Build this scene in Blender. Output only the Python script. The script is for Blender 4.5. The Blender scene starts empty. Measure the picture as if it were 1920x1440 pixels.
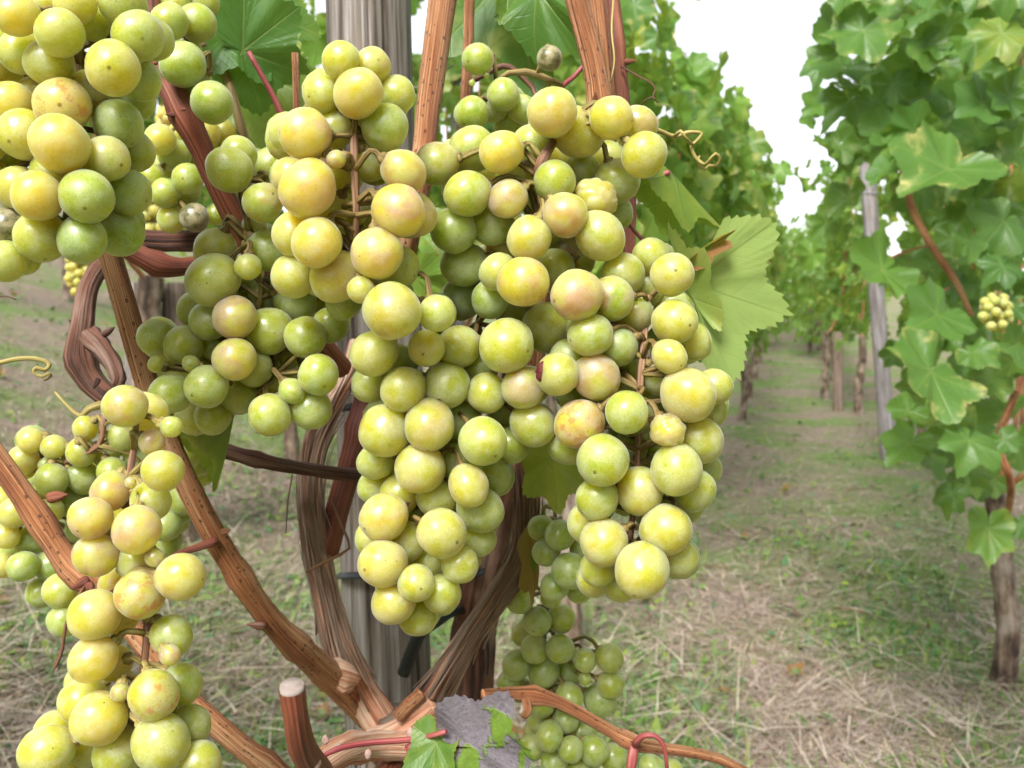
import bpy, math, random
import numpy as np
from mathutils import Vector, Matrix, Quaternion, noise as mnoise

R = math.radians
random.seed(7); rng = np.random.default_rng(7)
scn = bpy.context.scene
COL = scn.collection

# ---------------------------------------------------------------- camera, sky, sun, exposure
F = 1800.0                                   # focal length in photograph pixels (1920 wide)
PITCH = math.atan(160 / F)
CAMZ = 0.75
cam_d = bpy.data.cameras.new('camera'); cam = bpy.data.objects.new('camera', cam_d); COL.objects.link(cam)
cam.location = (0, 0, CAMZ); cam.rotation_euler = (math.pi / 2 - PITCH, 0, 0)
cam_d.sensor_width = 36; cam_d.lens = 36 * F / 1920
cam_d.clip_start = 0.01; cam_d.clip_end = 600
cam_d.dof.use_dof = True; cam_d.dof.focus_distance = 0.285; cam_d.dof.aperture_fstop = 28
scn.camera = cam

SUN_EL, SUN_AZ = R(46), R(201)               # azimuth clockwise from +Y: behind the camera, a little to the left
wd = bpy.data.worlds.new('World'); scn.world = wd; wd.use_nodes = True
wn = wd.node_tree; wn.nodes.clear()
sky = wn.nodes.new('ShaderNodeTexSky'); sky.sky_type = 'NISHITA'; sky.sun_disc = False
sky.sun_elevation = SUN_EL; sky.sun_rotation = SUN_AZ; sky.dust_density = 1.2; sky.air_density = 1.0
hsv = wn.nodes.new('ShaderNodeHueSaturation'); hsv.inputs['Saturation'].default_value = 0.22
hsv.inputs['Value'].default_value = 1.35
bg = wn.nodes.new('ShaderNodeBackground'); bg.inputs['Strength'].default_value = 0.115
wo = wn.nodes.new('ShaderNodeOutputWorld')
wn.links.new(sky.outputs[0], hsv.inputs['Color']); wn.links.new(hsv.outputs[0], bg.inputs['Color'])
wn.links.new(bg.outputs[0], wo.inputs['Surface'])
sun_d = bpy.data.lights.new('sun', 'SUN'); sun = bpy.data.objects.new('sun', sun_d); COL.objects.link(sun)
sun_d.energy = 3.5; sun_d.angle = R(24); sun_d.color = (1.0, 0.97, 0.93)
sdir = Vector((math.sin(SUN_AZ) * math.cos(SUN_EL), math.cos(SUN_AZ) * math.cos(SUN_EL), math.sin(SUN_EL)))
sun.rotation_euler = sdir.to_track_quat('Z', 'Y').to_euler(); sun.location = (0, -3, 6)
vs = scn.view_settings; vs.view_transform = 'Standard'; vs.look = 'None'; vs.exposure = 0.9; vs.gamma = 1.0
vs.use_curve_mapping = False
scn.render.engine = 'CYCLES'
cy = scn.cycles; cy.use_denoising = True; cy.max_bounces = 6; cy.transparent_max_bounces = 8
cy.transmission_bounces = 6; cy.use_adaptive_sampling = True; cy.adaptive_threshold = 0.03

FWD = Vector((0, math.cos(PITCH), -math.sin(PITCH))); UP = Vector((0, math.sin(PITCH), math.cos(PITCH)))
RT = Vector((1, 0, 0)); CAM = Vector((0, 0, CAMZ))


def at(px, py, d):
    """measured photograph position + distance -> point in the vineyard (metres)"""
    return CAM + RT * ((px - 960) / F * d) - UP * ((py - 720) / F * d) + FWD * d


def ground_z(x, y):
    """gently rolling ground, climbing to the left and slightly uphill ahead"""
    s = 0.29 * max(0.0, -x - 0.22) if x > -7 else 0.29 * 6.78
    h = 0.0
    h += 0.018 * mnoise.noise(Vector((x * 0.9, y * 0.9, 0)))
    h += 0.008 * mnoise.noise(Vector((x * 4.1, y * 4.1, 3)))
    if y > 6: h += 0.018 * (y - 6)
    return s + h


# ---------------------------------------------------------------- node helper / materials
def N(nt, typ, ins=None, **props):
    n = nt.nodes.new(typ)
    for k, v in props.items(): setattr(n, k, v)
    for k, v in (ins or {}).items():
        s = n.inputs[k]
        if hasattr(v, 'links'): nt.links.new(v, s)
        else: s.default_value = v
    return n


def new_mat(name):
    m = bpy.data.materials.new(name); m.use_nodes = True; m.node_tree.nodes.clear()
    return m, m.node_tree


def M(nt, op, a, b=0.0, c=None):
    d = {0: a, 1: b}
    if c is not None: d[2] = c
    return N(nt, 'ShaderNodeMath', d, operation=op).outputs[0]


def mix(nt, f, a, b):
    n = nt.nodes.new('ShaderNodeMix'); n.data_type = 'RGBA'
    for i, v in ((0, f), (6, a), (7, b)):
        if hasattr(v, 'links'): nt.links.new(v, n.inputs[i])
        else: n.inputs[i].default_value = v if i == 0 or len(v) == 4 else (*v, 1)
    return n.outputs[2]


def ramp(nt, f, stops):
    n = nt.nodes.new('ShaderNodeValToRGB'); nt.links.new(f, n.inputs[0])
    e = n.color_ramp.elements
    while len(e) < len(stops): e.new(0.5)
    for i, (p, c) in enumerate(stops):
        e[i].position = p; e[i].color = c if len(c) == 4 else (*c, 1)
    return n.outputs[0]


def mapr(nt, v, a, b, c=0.0, d=1.0, smooth=True):
    n = N(nt, 'ShaderNodeMapRange', {0: v, 1: a, 2: b, 3: c, 4: d})
    if smooth: n.interpolation_type = 'SMOOTHSTEP'
    return n.outputs[0]


def noise_tex(nt, vec, scale, detail=4, rough=0.55, w=None):
    ins = {'Vector': vec, 'Scale': scale, 'Detail': detail, 'Roughness': rough}
    n = nt.nodes.new('ShaderNodeTexNoise')
    if w is not None: n.noise_dimensions = '4D'; ins['W'] = w
    for k, v in ins.items():
        if hasattr(v, 'links'): nt.links.new(v, n.inputs[k])
        else: n.inputs[k].default_value = v
    return n.outputs[0]


def out(nt, sh):
    N(nt, 'ShaderNodeOutputMaterial', {0: sh})


def bump(nt, h, strength, dist):
    return N(nt, 'ShaderNodeBump', {'Height': h, 'Strength': strength, 'Distance': dist}).outputs[0]


def make_grape_mat():
    m, nt = new_mat('grape_skin')
    oi = N(nt, 'ShaderNodeObjectInfo'); tc = N(nt, 'ShaderNodeTexCoord')
    sep = N(nt, 'ShaderNodeSeparateColor', {0: oi.outputs['Color']})
    ripe, blush, russ = sep.outputs[0], sep.outputs[1], sep.outputs[2]
    rot = oi.outputs['Alpha']; rnd = oi.outputs['Random']
    w = M(nt, 'MULTIPLY', rnd, 40.0); obj = tc.outputs['Object']
    n1 = noise_tex(nt, obj, 1.1, 3, .5, w)
    rp = M(nt, 'ADD', ripe, M(nt, 'MULTIPLY', M(nt, 'SUBTRACT', n1, .5), .7))
    base = ramp(nt, rp, [(0.0, (.21, .30, .038)), (.35, (.30, .35, .036)), (.65, (.40, .385, .038)), (1.0, (.53, .43, .055))])
    # bloom: dusty wax, rubbed off in patches
    n2 = noise_tex(nt, obj, 1.5, 4, .6, M(nt, 'ADD', w, 3.0))
    n2b = noise_tex(nt, obj, 16, 4, .65, w)
    rub = mapr(nt, n2, .38, .58, .10, 1.0)
    bl = M(nt, 'MULTIPLY', rub, mapr(nt, n2b, .38, .62, .25, 1.0))
    # fine pale veining under the skin
    vo = N(nt, 'ShaderNodeTexVoronoi', {'Vector': obj, 'Scale': 5.0}, feature='DISTANCE_TO_EDGE').outputs['Distance']
    base = mix(nt, M(nt, 'MULTIPLY', mapr(nt, vo, .0, .08, 1, 0), .14), base, (.62, .60, .30))
    # rosy sun blush
    n3 = noise_tex(nt, obj, .9, 3, .5, M(nt, 'ADD', w, 9.0))
    zz = N(nt, 'ShaderNodeSeparateXYZ', {0: N(nt, 'ShaderNodeVectorMath', {0: obj}, operation='NORMALIZE').outputs[0]})
    bf = M(nt, 'MULTIPLY', mapr(nt, n3, .40, .62), M(nt, 'ADD', M(nt, 'MULTIPLY', blush, 1.1), .10))
    base = mix(nt, M(nt, 'MULTIPLY', bf, .75), base, (.40, .20, .19))
    # russet scabs
    n4 = noise_tex(nt, obj, 1.8, 6, .7, M(nt, 'ADD', w, 17.0))
    thr = M(nt, 'SUBTRACT', .78, M(nt, 'MULTIPLY', russ, .26))
    rf = mapr(nt, M(nt, 'SUBTRACT', n4, thr), 0, .025)
    base = mix(nt, M(nt, 'MULTIPLY', rf, .8), base, (.42, .21, .075))
    # lenticel specks
    v2 = N(nt, 'ShaderNodeTexVoronoi', {'Vector': obj, 'Scale': 4.6}, feature='F1')
    c2 = N(nt, 'ShaderNodeSeparateColor', {0: v2.outputs['Color']})
    sz = M(nt, 'MULTIPLY', M(nt, 'POWER', M(nt, 'FRACT', M(nt, 'ADD', c2.outputs[0], rnd)), 3.0), .16)
    sp = mapr(nt, M(nt, 'SUBTRACT', v2.outputs['Distance'], sz), -.03, .0, 1, 0)
    base = mix(nt, M(nt, 'MULTIPLY', sp, .85), base, (.10, .055, .02))
    v3 = N(nt, 'ShaderNodeTexVoronoi', {'Vector': obj, 'Scale': 10.0}, feature='F1')
    c3 = N(nt, 'ShaderNodeSeparateColor', {0: v3.outputs['Color']})
    sp3 = mapr(nt, M(nt, 'SUBTRACT', v3.outputs['Distance'], M(nt, 'MULTIPLY', M(nt, 'POWER', M(nt, 'FRACT', M(nt, 'ADD', c3.outputs[1], rnd)), 3.0), .22)), -.05, .0, 1, 0)
    base = mix(nt, M(nt, 'MULTIPLY', sp3, .55), base, (.16, .10, .02))
    # blossom-end scar (local -Z)
    sc = mapr(nt, zz.outputs[2], -.9985, -.9955, 1, 0)
    sc = M(nt, 'MULTIPLY', sc, mapr(nt, rnd, .35, .75))
    base = mix(nt, M(nt, 'MULTIPLY', sc, .65), base, (.10, .06, .02))
    rc = mix(nt, mapr(nt, n2, .35, .65), (.045, .03, .02), (.30, .20, .09))
    base = mix(nt, rot, base, rc)
    rough = M(nt, 'ADD', .36, M(nt, 'MULTIPLY', bl, .25))
    hb = M(nt, 'ADD', M(nt, 'MULTIPLY', n2b, .2), M(nt, 'ADD', M(nt, 'MULTIPLY', rf, .6), M(nt, 'MULTIPLY', sp, -.4)))
    p = N(nt, 'ShaderNodeBsdfPrincipled', {
        'Base Color': base, 'Roughness': rough, 'IOR': 1.40,
        'Subsurface Weight': M(nt, 'SUBTRACT', 1.0, rot), 'Subsurface Radius': (1.0, .80, .16), 'Subsurface Scale': .034, 'Subsurface Anisotropy': .8,
        'Coat Weight': .8, 'Coat Roughness': M(nt, 'ADD', .26, M(nt, 'MULTIPLY', bl, .22)), 'Coat IOR': 1.5,
        'Sheen Weight': .28, 'Sheen Roughness': .28, 'Sheen Tint': (.93, .96, .92, 1),
        'Normal': bump(nt, hb, .22, .0006)})
    wax = N(nt, 'ShaderNodeBsdfDiffuse', {'Color': mix(nt, blush, (.68, .71, .62), (.68, .55, .55)), 'Roughness': .6})
    fac = M(nt, 'MULTIPLY', M(nt, 'MULTIPLY', bl, .29), M(nt, 'SUBTRACT', 1.0, M(nt, 'MAXIMUM', M(nt, 'MAXIMUM', sp, sc), M(nt, 'MULTIPLY', rf, .7))))
    out(nt, N(nt, 'ShaderNodeMixShader', {0: fac, 1: p.outputs[0], 2: wax.outputs[0]}).outputs[0]); return m


def make_cane_mat(name, c_lo, c_mid, c_hi, stripe=55., speck=1.0, grey=0.0, rough=.55, strength=.5):
    """UV: x = turn around the stem, y = metres along it"""
    m, nt = new_mat(name)
    uv = N(nt, 'ShaderNodeTexCoord').outputs['UV']
    rnd = N(nt, 'ShaderNodeObjectInfo').outputs['Random']
    mp = N(nt, 'ShaderNodeMapping', {'Vector': uv, 'Scale': (1, 9, 1)}).outputs[0]
    w = M(nt, 'MULTIPLY', rnd, 30)
    st = noise_tex(nt, N(nt, 'ShaderNodeMapping', {'Vector': uv, 'Scale': (stripe, 14, 1)}).outputs[0], 1.0, 5, .6, w)
    big = noise_tex(nt, N(nt, 'ShaderNodeMapping', {'Vector': uv, 'Scale': (3, 18, 1)}).outputs[0], 1.0, 4, .6, w)
    f = M(nt, 'ADD', M(nt, 'MULTIPLY', st, .75), M(nt, 'MULTIPLY', big, .55))
    col = ramp(nt, f, [(.53, c_lo), (.64, c_mid), (.77, c_hi)])
    if grey:
        col = mix(nt, M(nt, 'MULTIPLY', mapr(nt, big, .45, .7), grey), col, (.33, .29, .25))
    v = N(nt, 'ShaderNodeTexVoronoi', {'Vector': N(nt, 'ShaderNodeMapping', {'Vector': uv, 'Scale': (20, 520, 1)}).outputs[0], 'Scale': 1.0}, feature='F1')
    cs = N(nt, 'ShaderNodeSeparateColor', {0: v.outputs['Color']})
    sz = M(nt, 'MULTIPLY', M(nt, 'POWER', cs.outputs[0], 2.0), .38 * speck)
    sp = mapr(nt, M(nt, 'SUBTRACT', v.outputs['Distance'], sz), -.08, 0, 1, 0)
    col = mix(nt, M(nt, 'MULTIPLY', sp, .75), col, (.055, .022, .013))
    h = M(nt, 'ADD', st, M(nt, 'MULTIPLY', big, .5))
    p = N(nt, 'ShaderNodeBsdfPrincipled', {'Base Color': col, 'Roughness': rough, 'Normal': bump(nt, h, strength, .0020)})
    out(nt, p.outputs[0]); return m


def make_wood_mat(name, dark, mid, light, stain):
    m, nt = new_mat(name)
    tc = N(nt, 'ShaderNodeTexCoord'); uv = tc.outputs['UV']
    g = noise_tex(nt, N(nt, 'ShaderNodeMapping', {'Vector': uv, 'Scale': (46, 7, 1)}).outputs[0], 1.0, 7, .65)
    g2 = noise_tex(nt, N(nt, 'ShaderNodeMapping', {'Vector': uv, 'Scale': (10, 3, 1)}).outputs[0], 1.0, 4, .6)
    b = noise_tex(nt, N(nt, 'ShaderNodeMapping', {'Vector': uv, 'Scale': (5, 16, 1)}).outputs[0], 1.0, 4, .6)
    f = M(nt, 'ADD', M(nt, 'MULTIPLY', g, .7), M(nt, 'MULTIPLY', g2, .45))
    col = ramp(nt, f, [(.47, dark), (.58, mid), (.69, light)])
    col = mix(nt, M(nt, 'MULTIPLY', mapr(nt, b, .5, .72), .55), col, stain)
    p = N(nt, 'ShaderNodeBsdfPrincipled', {'Base Color': col, 'Roughness': .85, 'Specular IOR Level': .25, 'Normal': bump(nt, f, .7, .0016)})
    out(nt, p.outputs[0]); return m


def make_leaf_mat(name='leaf_blade', hero=False, pale=False):
    """obj.color = (yellowness, lightness, dry margin, blotch)"""
    m, nt = new_mat(name)
    oi = N(nt, 'ShaderNodeObjectInfo'); uv = N(nt, 'ShaderNodeTexCoord').outputs['UV']
    sep = N(nt, 'ShaderNodeSeparateColor', {0: oi.outputs['Color']})
    yel, lig, dry, blo = sep.outputs[0], sep.outputs[1], sep.outputs[2], oi.outputs['Alpha']
    rnd = oi.outputs['Random']; w = M(nt, 'MULTIPLY', rnd, 50)
    xyz = N(nt, 'ShaderNodeSeparateXYZ', {0: N(nt, 'ShaderNodeVectorMath', {0: uv, 1: (.5, .5, 0)}, operation='SUBTRACT').outputs[0]})
    x = M(nt, 'MULTIPLY', xyz.outputs[0], 2.4); y = M(nt, 'MULTIPLY', xyz.outputs[1], 2.4)
    r = M(nt, 'SQRT', M(nt, 'ADD', M(nt, 'MULTIPLY', x, x), M(nt, 'MULTIPLY', y, y)))
    t = M(nt, 'ABSOLUTE', M(nt, 'ARCTAN2', x, y))
    d = M(nt, 'MINIMUM', M(nt, 'MINIMUM', t, M(nt, 'ABSOLUTE', M(nt, 'SUBTRACT', t, R(52)))), M(nt, 'ABSOLUTE', M(nt, 'SUBTRACT', t, R(108))))
    across = M(nt, 'MULTIPLY', r, M(nt, 'SINE', d)); along = M(nt, 'MULTIPLY', r, M(nt, 'COSINE', d))
    wv = M(nt, 'SUBTRACT', .020, M(nt, 'MULTIPLY', along, .012))
    v1 = mapr(nt, M(nt, 'SUBTRACT', across, wv), -.012, .006, 1, 0)
    nd = noise_tex(nt, uv, 3.0, 2, .5, w)
    ph = M(nt, 'FRACT', M(nt, 'ADD', M(nt, 'MULTIPLY', nd, 2.2), M(nt, 'MULTIPLY', M(nt, 'SUBTRACT', along, M(nt, 'MULTIPLY', across, .85)), 6.5)))
    v2 = mapr(nt, M(nt, 'ABSOLUTE', M(nt, 'SUBTRACT', ph, .5)), .0, .09, 1, 0)
    vein = M(nt, 'MAXIMUM', v1, M(nt, 'MULTIPLY', v2, .34))
    n1 = noise_tex(nt, uv, 5, 4, .6, w); n2 = noise_tex(nt, uv, 22, 4, .6, w)
    col = mix(nt, n1, (.036, .12, .034), (.095, .225, .045))
    lite = mix(nt, n1, (.31, .45, .12), (.42, .55, .17)) if pale else mix(nt, n1, (.13, .28, .045), (.24, .42, .065))
    col = mix(nt, lig, col, lite)
    yf = mapr(nt, M(nt, 'ADD', yel, M(nt, 'MULTIPLY', M(nt, 'SUBTRACT', n1, .5), .9)), .15, .95)
    col = mix(nt, yf, col, mix(nt, n2, (.34, .42, .06), (.47, .43, .07)))
    # blotches of yellow between the veins, growing to the margin
    edge = N(nt, 'ShaderNodeAttribute', attribute_name='edge').outputs['Fac']
    bf = M(nt, 'MULTIPLY', mapr(nt, M(nt, 'SUBTRACT', M(nt, 'ADD', M(nt, 'MULTIPLY', n1, 1.5), M(nt, 'MULTIPLY', edge, .40)), M(nt, 'MULTIPLY', vein, .30)), 1.06, 1.32), blo)
    col = mix(nt, bf, col, (.62, .56, .20))
    col = mix(nt, M(nt, 'MULTIPLY', vein, .42), col, (.30, .38, .11))
    # dry brown margin and spots
    ef = mapr(nt, M(nt, 'ADD', edge, M(nt, 'ADD', M(nt, 'MULTIPLY', M(nt, 'SUBTRACT', n1, .5), .5), M(nt, 'MULTIPLY', dry, .35))), 1.18, 1.24)
    ef = M(nt, 'MULTIPLY', ef, mapr(nt, dry, .05, .3))
    col = mix(nt, ef, col, mix(nt, n2, (.22, .075, .03), (.46, .22, .10)))
    vs_ = N(nt, 'ShaderNodeTexVoronoi', {'Vector': uv, 'Scale': 16.0}, feature='F1')
    cs = N(nt, 'ShaderNodeSeparateColor', {0: vs_.outputs['Color']})
    spot = mapr(nt, M(nt, 'SUBTRACT', vs_.outputs['Distance'], M(nt, 'MULTIPLY', M(nt, 'POWER', M(nt, 'FRACT', M(nt, 'ADD', cs.outputs[0], rnd)), 7.0), .25)), -.02, .02, 1, 0)
    col = mix(nt, M(nt, 'MULTIPLY', spot, .55), col, (.24, .11, .03))
    h = M(nt, 'SUBTRACT', M(nt, 'MULTIPLY', n2, .35), vein)
    nrm = bump(nt, h, .14 if pale else .30, .0012 if hero else .002)
    p = N(nt, 'ShaderNodeBsdfPrincipled', {'Base Color': col, 'Roughness': .40, 'Specular IOR Level': .5, 'Normal': nrm})
    tcol = mix(nt, .45, col, (.42, .56, .04))
    tr = N(nt, 'ShaderNodeBsdfTranslucent', {'Color': tcol, 'Normal': nrm})
    ms = N(nt, 'ShaderNodeMixShader', {0: .48, 1: p.outputs[0], 2: tr.outputs[0]})
    out(nt, ms.outputs[0]); return m


def make_felt_leaf_mat():
    """leaf whose upper skin has gone grey-mauve with mildew, green only along the veins"""
    m, nt = new_mat('mildewed_leaf'); uv = N(nt, 'ShaderNodeTexCoord').outputs['UV']
    n1 = noise_tex(nt, uv, 3.4, 5, .55); n2 = noise_tex(nt, uv, 40, 3, .6); n3 = noise_tex(nt, uv, 26, 4, .7)
    green = mix(nt, n3, (.10, .18, .018), (.18, .28, .03))
    grey = mix(nt, n2, (.13, .11, .13), (.26, .225, .255))
    grey = mix(nt, mapr(nt, n3, .60, .66), grey, (.12, .09, .10))
    f = mapr(nt, n1, .515, .555)
    col = mix(nt, f, grey, green)
    p = N(nt, 'ShaderNodeBsdfPrincipled', {'Base Color': col, 'Roughness': .6, 'Normal': bump(nt, M(nt, 'ADD', n3, f), .5, .001)})
    tr = N(nt, 'ShaderNodeBsdfTranslucent', {'Color': col})
    out(nt, N(nt, 'ShaderNodeMixShader', {0: .25, 1: p.outputs[0], 2: tr.outputs[0]}).outputs[0]); return m


def make_plain(name, a, b, scale=30, rough=.6, strength=.3, spec=.4):
    m, nt = new_mat(name); o = N(nt, 'ShaderNodeTexCoord').outputs['Object']
    n = noise_tex(nt, o, scale, 5, .6)
    p = N(nt, 'ShaderNodeBsdfPrincipled', {'Base Color': mix(nt, n, a, b), 'Roughness': rough, 'Specular IOR Level': spec,
                                           'Normal': bump(nt, n, strength, .002)})
    out(nt, p.outputs[0]); return m


def make_attr_mat(name, transl=.25):
    m, nt = new_mat(name)
    c = N(nt, 'ShaderNodeAttribute', attribute_name='tint').outputs['Color']
    p = N(nt, 'ShaderNodeBsdfPrincipled', {'Base Color': c, 'Roughness': .62, 'Specular IOR Level': .3})
    tr = N(nt, 'ShaderNodeBsdfTranslucent', {'Color': c})
    out(nt, N(nt, 'ShaderNodeMixShader', {0: transl, 1: p.outputs[0], 2: tr.outputs[0]}).outputs[0]); return m


def make_ground_mat():
    m, nt = new_mat('vineyard_ground'); o = N(nt, 'ShaderNodeTexCoord').outputs['Object']
    n1 = noise_tex(nt, o, 1.6, 6, .6); n2 = noise_tex(nt, o, 26, 6, .7); n3 = noise_tex(nt, o, 110, 3, .6)
    c = mix(nt, n2, (.10, .072, .05), (.46, .37, .29))
    c = mix(nt, mapr(nt, n1, .40, .62), c, mix(nt, n3, (.09, .17, .04), (.25, .32, .11)))
    p = N(nt, 'ShaderNodeBsdfPrincipled', {'Base Color': c, 'Roughness': .95, 'Specular IOR Level': .1,
                                           'Normal': bump(nt, M(nt, 'ADD', n2, n3), .9, .02)})
    out(nt, p.outputs[0]); return m


MG = make_grape_mat()
MC = make_cane_mat('ripe_cane', (.21, .062, .024), (.46, .175, .065), (.70, .41, .22), 60, 1.25, 0, .6, 1.0)
MCR = make_cane_mat('red_cane', (.075, .018, .012), (.19, .047, .024), (.34, .115, .06), 40, .7)
MOLD = make_cane_mat('old_cane', (.03, .012, .008), (.125, .046, .026), (.26, .125, .075), 26, .5, .35, .8, 1.0)
MBK = make_cane_mat('peeling_bark', (.30, .095, .052), (.72, .37, .225), (.88, .70, .55), 34, .25, .06, .8, 1.0)
MSTRIP = make_cane_mat('bark_strip', (.36, .19, .12), (.62, .41, .29), (.82, .67, .54), 20, .15, .2, .85, 1.0)
MTR = make_cane_mat('trunk_bark', (.035, .022, .014), (.13, .085, .055), (.27, .20, .14), 12, .3, .5, .9, 1.0)
MST = make_cane_mat('grape_stalk', (.11, .065, .02), (.25, .17, .05), (.38, .33, .09), 9, .9, 0, .6, .6)
MSTR = make_cane_mat('rosy_stalk', (.13, .055, .035), (.27, .13, .075), (.38, .24, .13), 9, .6, 0, .6, .6)
MPET = make_cane_mat('petiole', (.16, .025, .03), (.28, .05, .055), (.40, .14, .11), 12, .4, 0, .45, .3)
MTEN = make_cane_mat('tendril', (.20, .14, .035), (.36, .29, .08), (.45, .36, .13), 9, .5, 0, .5, .3)
MTEND = make_cane_mat('dry_tendril', (.05, .018, .012), (.14, .055, .03), (.26, .13, .07), 9, .5, 0, .6, .3)
MLF = make_leaf_mat(); MLH = make_leaf_mat('leaf_blade_near', True); MFELT = make_felt_leaf_mat(); MPALE = make_leaf_mat('pale_leaf_blade', True, True)
MPOST = make_wood_mat('weathered_post', (.06, .045, .036), (.215, .182, .162), (.38, .345, .325), (.20, .155, .095))
MPOST2 = make_wood_mat('pale_post', (.11, .095, .09), (.245, .22, .22), (.37, .345, .35), (.30, .24, .2))
MPOST3 = make_wood_mat('brown_post', (.08, .055, .04), (.20, .145, .11), (.31, .245, .20), (.16, .11, .08))
MRUB = make_plain('black_rubber', (.010, .011, .014), (.022, .024, .030), 60, .42, .1, .5)
MCUT = make_plain('cut_wood', (.13, .08, .06), (.50, .44, .40), 260, .8, .4)
MDEAD = make_leaf_mat('dead_leaf')
MGR = make_ground_mat(); MGRASS = make_attr_mat('grass_blade', .3)
MBUD = make_plain('woolly_bud', (.40, .16, .13), (.75, .60, .55), 600, .9, .6)
MWIRE = make_plain('wire', (.25, .25, .25), (.4, .4, .4), 50, .4, .1)
MDARK = make_plain('dried_scab', (.05, .008, .008), (.16, .02, .02), 500, .5, .5)


# ---------------------------------------------------------------- object helpers
def tag(o, label=None, cat=None, group=None, kind=None):
    if label: o['label'] = label
    if cat: o['category'] = cat
    if group: o['group'] = group
    if kind: o['kind'] = kind
    return o


def thing(name, label, cat, loc, group=None):
    e = bpy.data.objects.new(name, None); COL.objects.link(e); e.location = loc; e.empty_display_size = .02
    return tag(e, label, cat, group)


def mesh_from(name, V, Fs, mat, uvs=None, smooth=True):
    me = bpy.data.meshes.new(name); me.from_pydata([tuple(v) for v in V], [], Fs)
    if uvs is not None:
        ul = me.uv_layers.new(name='UVMap')
        ul.data.foreach_set('uv', np.asarray(uvs, dtype=np.float32).ravel())
    me.materials.append(mat)
    if smooth: me.polygons.foreach_set('use_smooth', [True] * len(me.polygons))
    me.update(); return me


def link(name, me, parent=None, loc=(0, 0, 0), rot=None, scale=None):
    o = bpy.data.objects.new(name, me); COL.objects.link(o)
    if parent is not None: o.parent = parent
    o.location = loc
    if rot is not None:
        o.rotation_mode = 'QUATERNION'; o.rotation_quaternion = rot
    if scale is not None: o.scale = scale if hasattr(scale, '__len__') else (scale,) * 3
    return o


def catmull(P, Rr, step):
    P = [Vector(p) for p in P]
    if len(P) == 2: P = [P[0], (P[0] + P[1]) / 2, P[1]]; Rr = [Rr[0], (Rr[0] + Rr[1]) / 2, Rr[1]]
    Q = [P[0] * 2 - P[1]] + P + [P[-1] * 2 - P[-2]]; RQ = [Rr[0]] + list(Rr) + [Rr[-1]]
    op, orr = [], []
    for i in range(1, len(Q) - 2):
        a, b, c, d = Q[i - 1:i + 3]
        n = max(2, int((c - b).length / step))
        for k in range(n):
            t = k / n; t2 = t * t; t3 = t2 * t
            op.append(.5 * ((2 * b) + (c - a) * t + (2 * a - 5 * b + 4 * c - d) * t2 + (3 * b - a - 3 * c + d) * t3))
            orr.append(RQ[i] + (RQ[i + 1] - RQ[i]) * t)
    op.append(P[-1]); orr.append(Rr[-1]); return op, orr


class TB:
    """collects tubes into one mesh with UVs (turn, metres)"""
    def __init__(s): s.V, s.F, s.U = [], [], []

    def tube(s, P, Rr, seg=12, step=.006, rough=.0, nodes=None, flat=1.0, cap=True, freq=90, ridges=0, seed=0.0, smooth=True, capb=.25):
        if smooth: P, Rr = catmull(P, Rr, step)
        else: P = [Vector(p) for p in P]
        n = len(P); T = []
        for i in range(n):
            t = P[min(i + 1, n - 1)] - P[max(i - 1, 0)]
            T.append(t.normalized() if t.length > 1e-9 else Vector((0, 0, 1)))
        up = FWD - T[0] * FWD.dot(T[0])
        if up.length < .1: up = RT - T[0] * RT.dot(T[0])
        nrm = up.normalized(); L = 0; b0 = len(s.V); cum = [0]
        for i in range(1, n): cum.append(cum[-1] + (P[i] - P[i - 1]).length)
        for i in range(n):
            nrm = nrm - T[i] * nrm.dot(T[i]); nrm.normalize(); bi = T[i].cross(nrm)
            r = Rr[i]
            if nodes:
                for nd in nodes:
                    dd = (cum[i] - nd) / (.9 * Rr[i] + 1e-6); r *= 1 + .28 * math.exp(-dd * dd)
            for k in range(seg):
                a = 2 * math.pi * k / seg
                dv = nrm * math.cos(a) + bi * (math.sin(a) * flat)
                q = 1.0
                if rough:
                    q += rough * mnoise.noise(P[i] * freq + dv * 2.0 + Vector((seed, 0, 0)))
                if ridges:
                    q += rough * .8 * mnoise.noise(Vector((math.cos(a) * ridges, math.sin(a) * ridges, cum[i] * 14 + seed)))
                s.V.append(P[i] + dv * (r * q))
        for i in range(n - 1):
            for k in range(seg):
                k2 = (k + 1) % seg
                s.F.append((b0 + i * seg + k, b0 + (i + 1) * seg + k, b0 + (i + 1) * seg + k2, b0 + i * seg + k2))
                u0, u1 = k / seg, (k + 1) / seg
                s.U += [(u0, cum[i]), (u0, cum[i + 1]), (u1, cum[i + 1]), (u1, cum[i])]
        if cap:
            for i, rev in ((0, False), (n - 1, True)):
                ci = len(s.V); s.V.append(P[i] + T[i] * (Rr[i] * capb * (1 if i else -1)))
                for k in range(seg):
                    a, b = b0 + i * seg + k, b0 + i * seg + (k + 1) % seg
                    s.F.append((a, ci, b) if rev else (b, ci, a)); s.U += [(k / seg, cum[i])] * 3
        return P

    def build(s, name, mat, parent, origin):
        o_ = Vector(origin)
        return link(name, mesh_from(name, [v - o_ for v in s.V], s.F, mat, s.U), parent)


def pxpath(L):
    """[(px,py,depth,width_px)] -> points, radii"""
    return [at(a, b, d) for a, b, d, w in L], [w * .5 * d / F for a, b, d, w in L]


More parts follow.
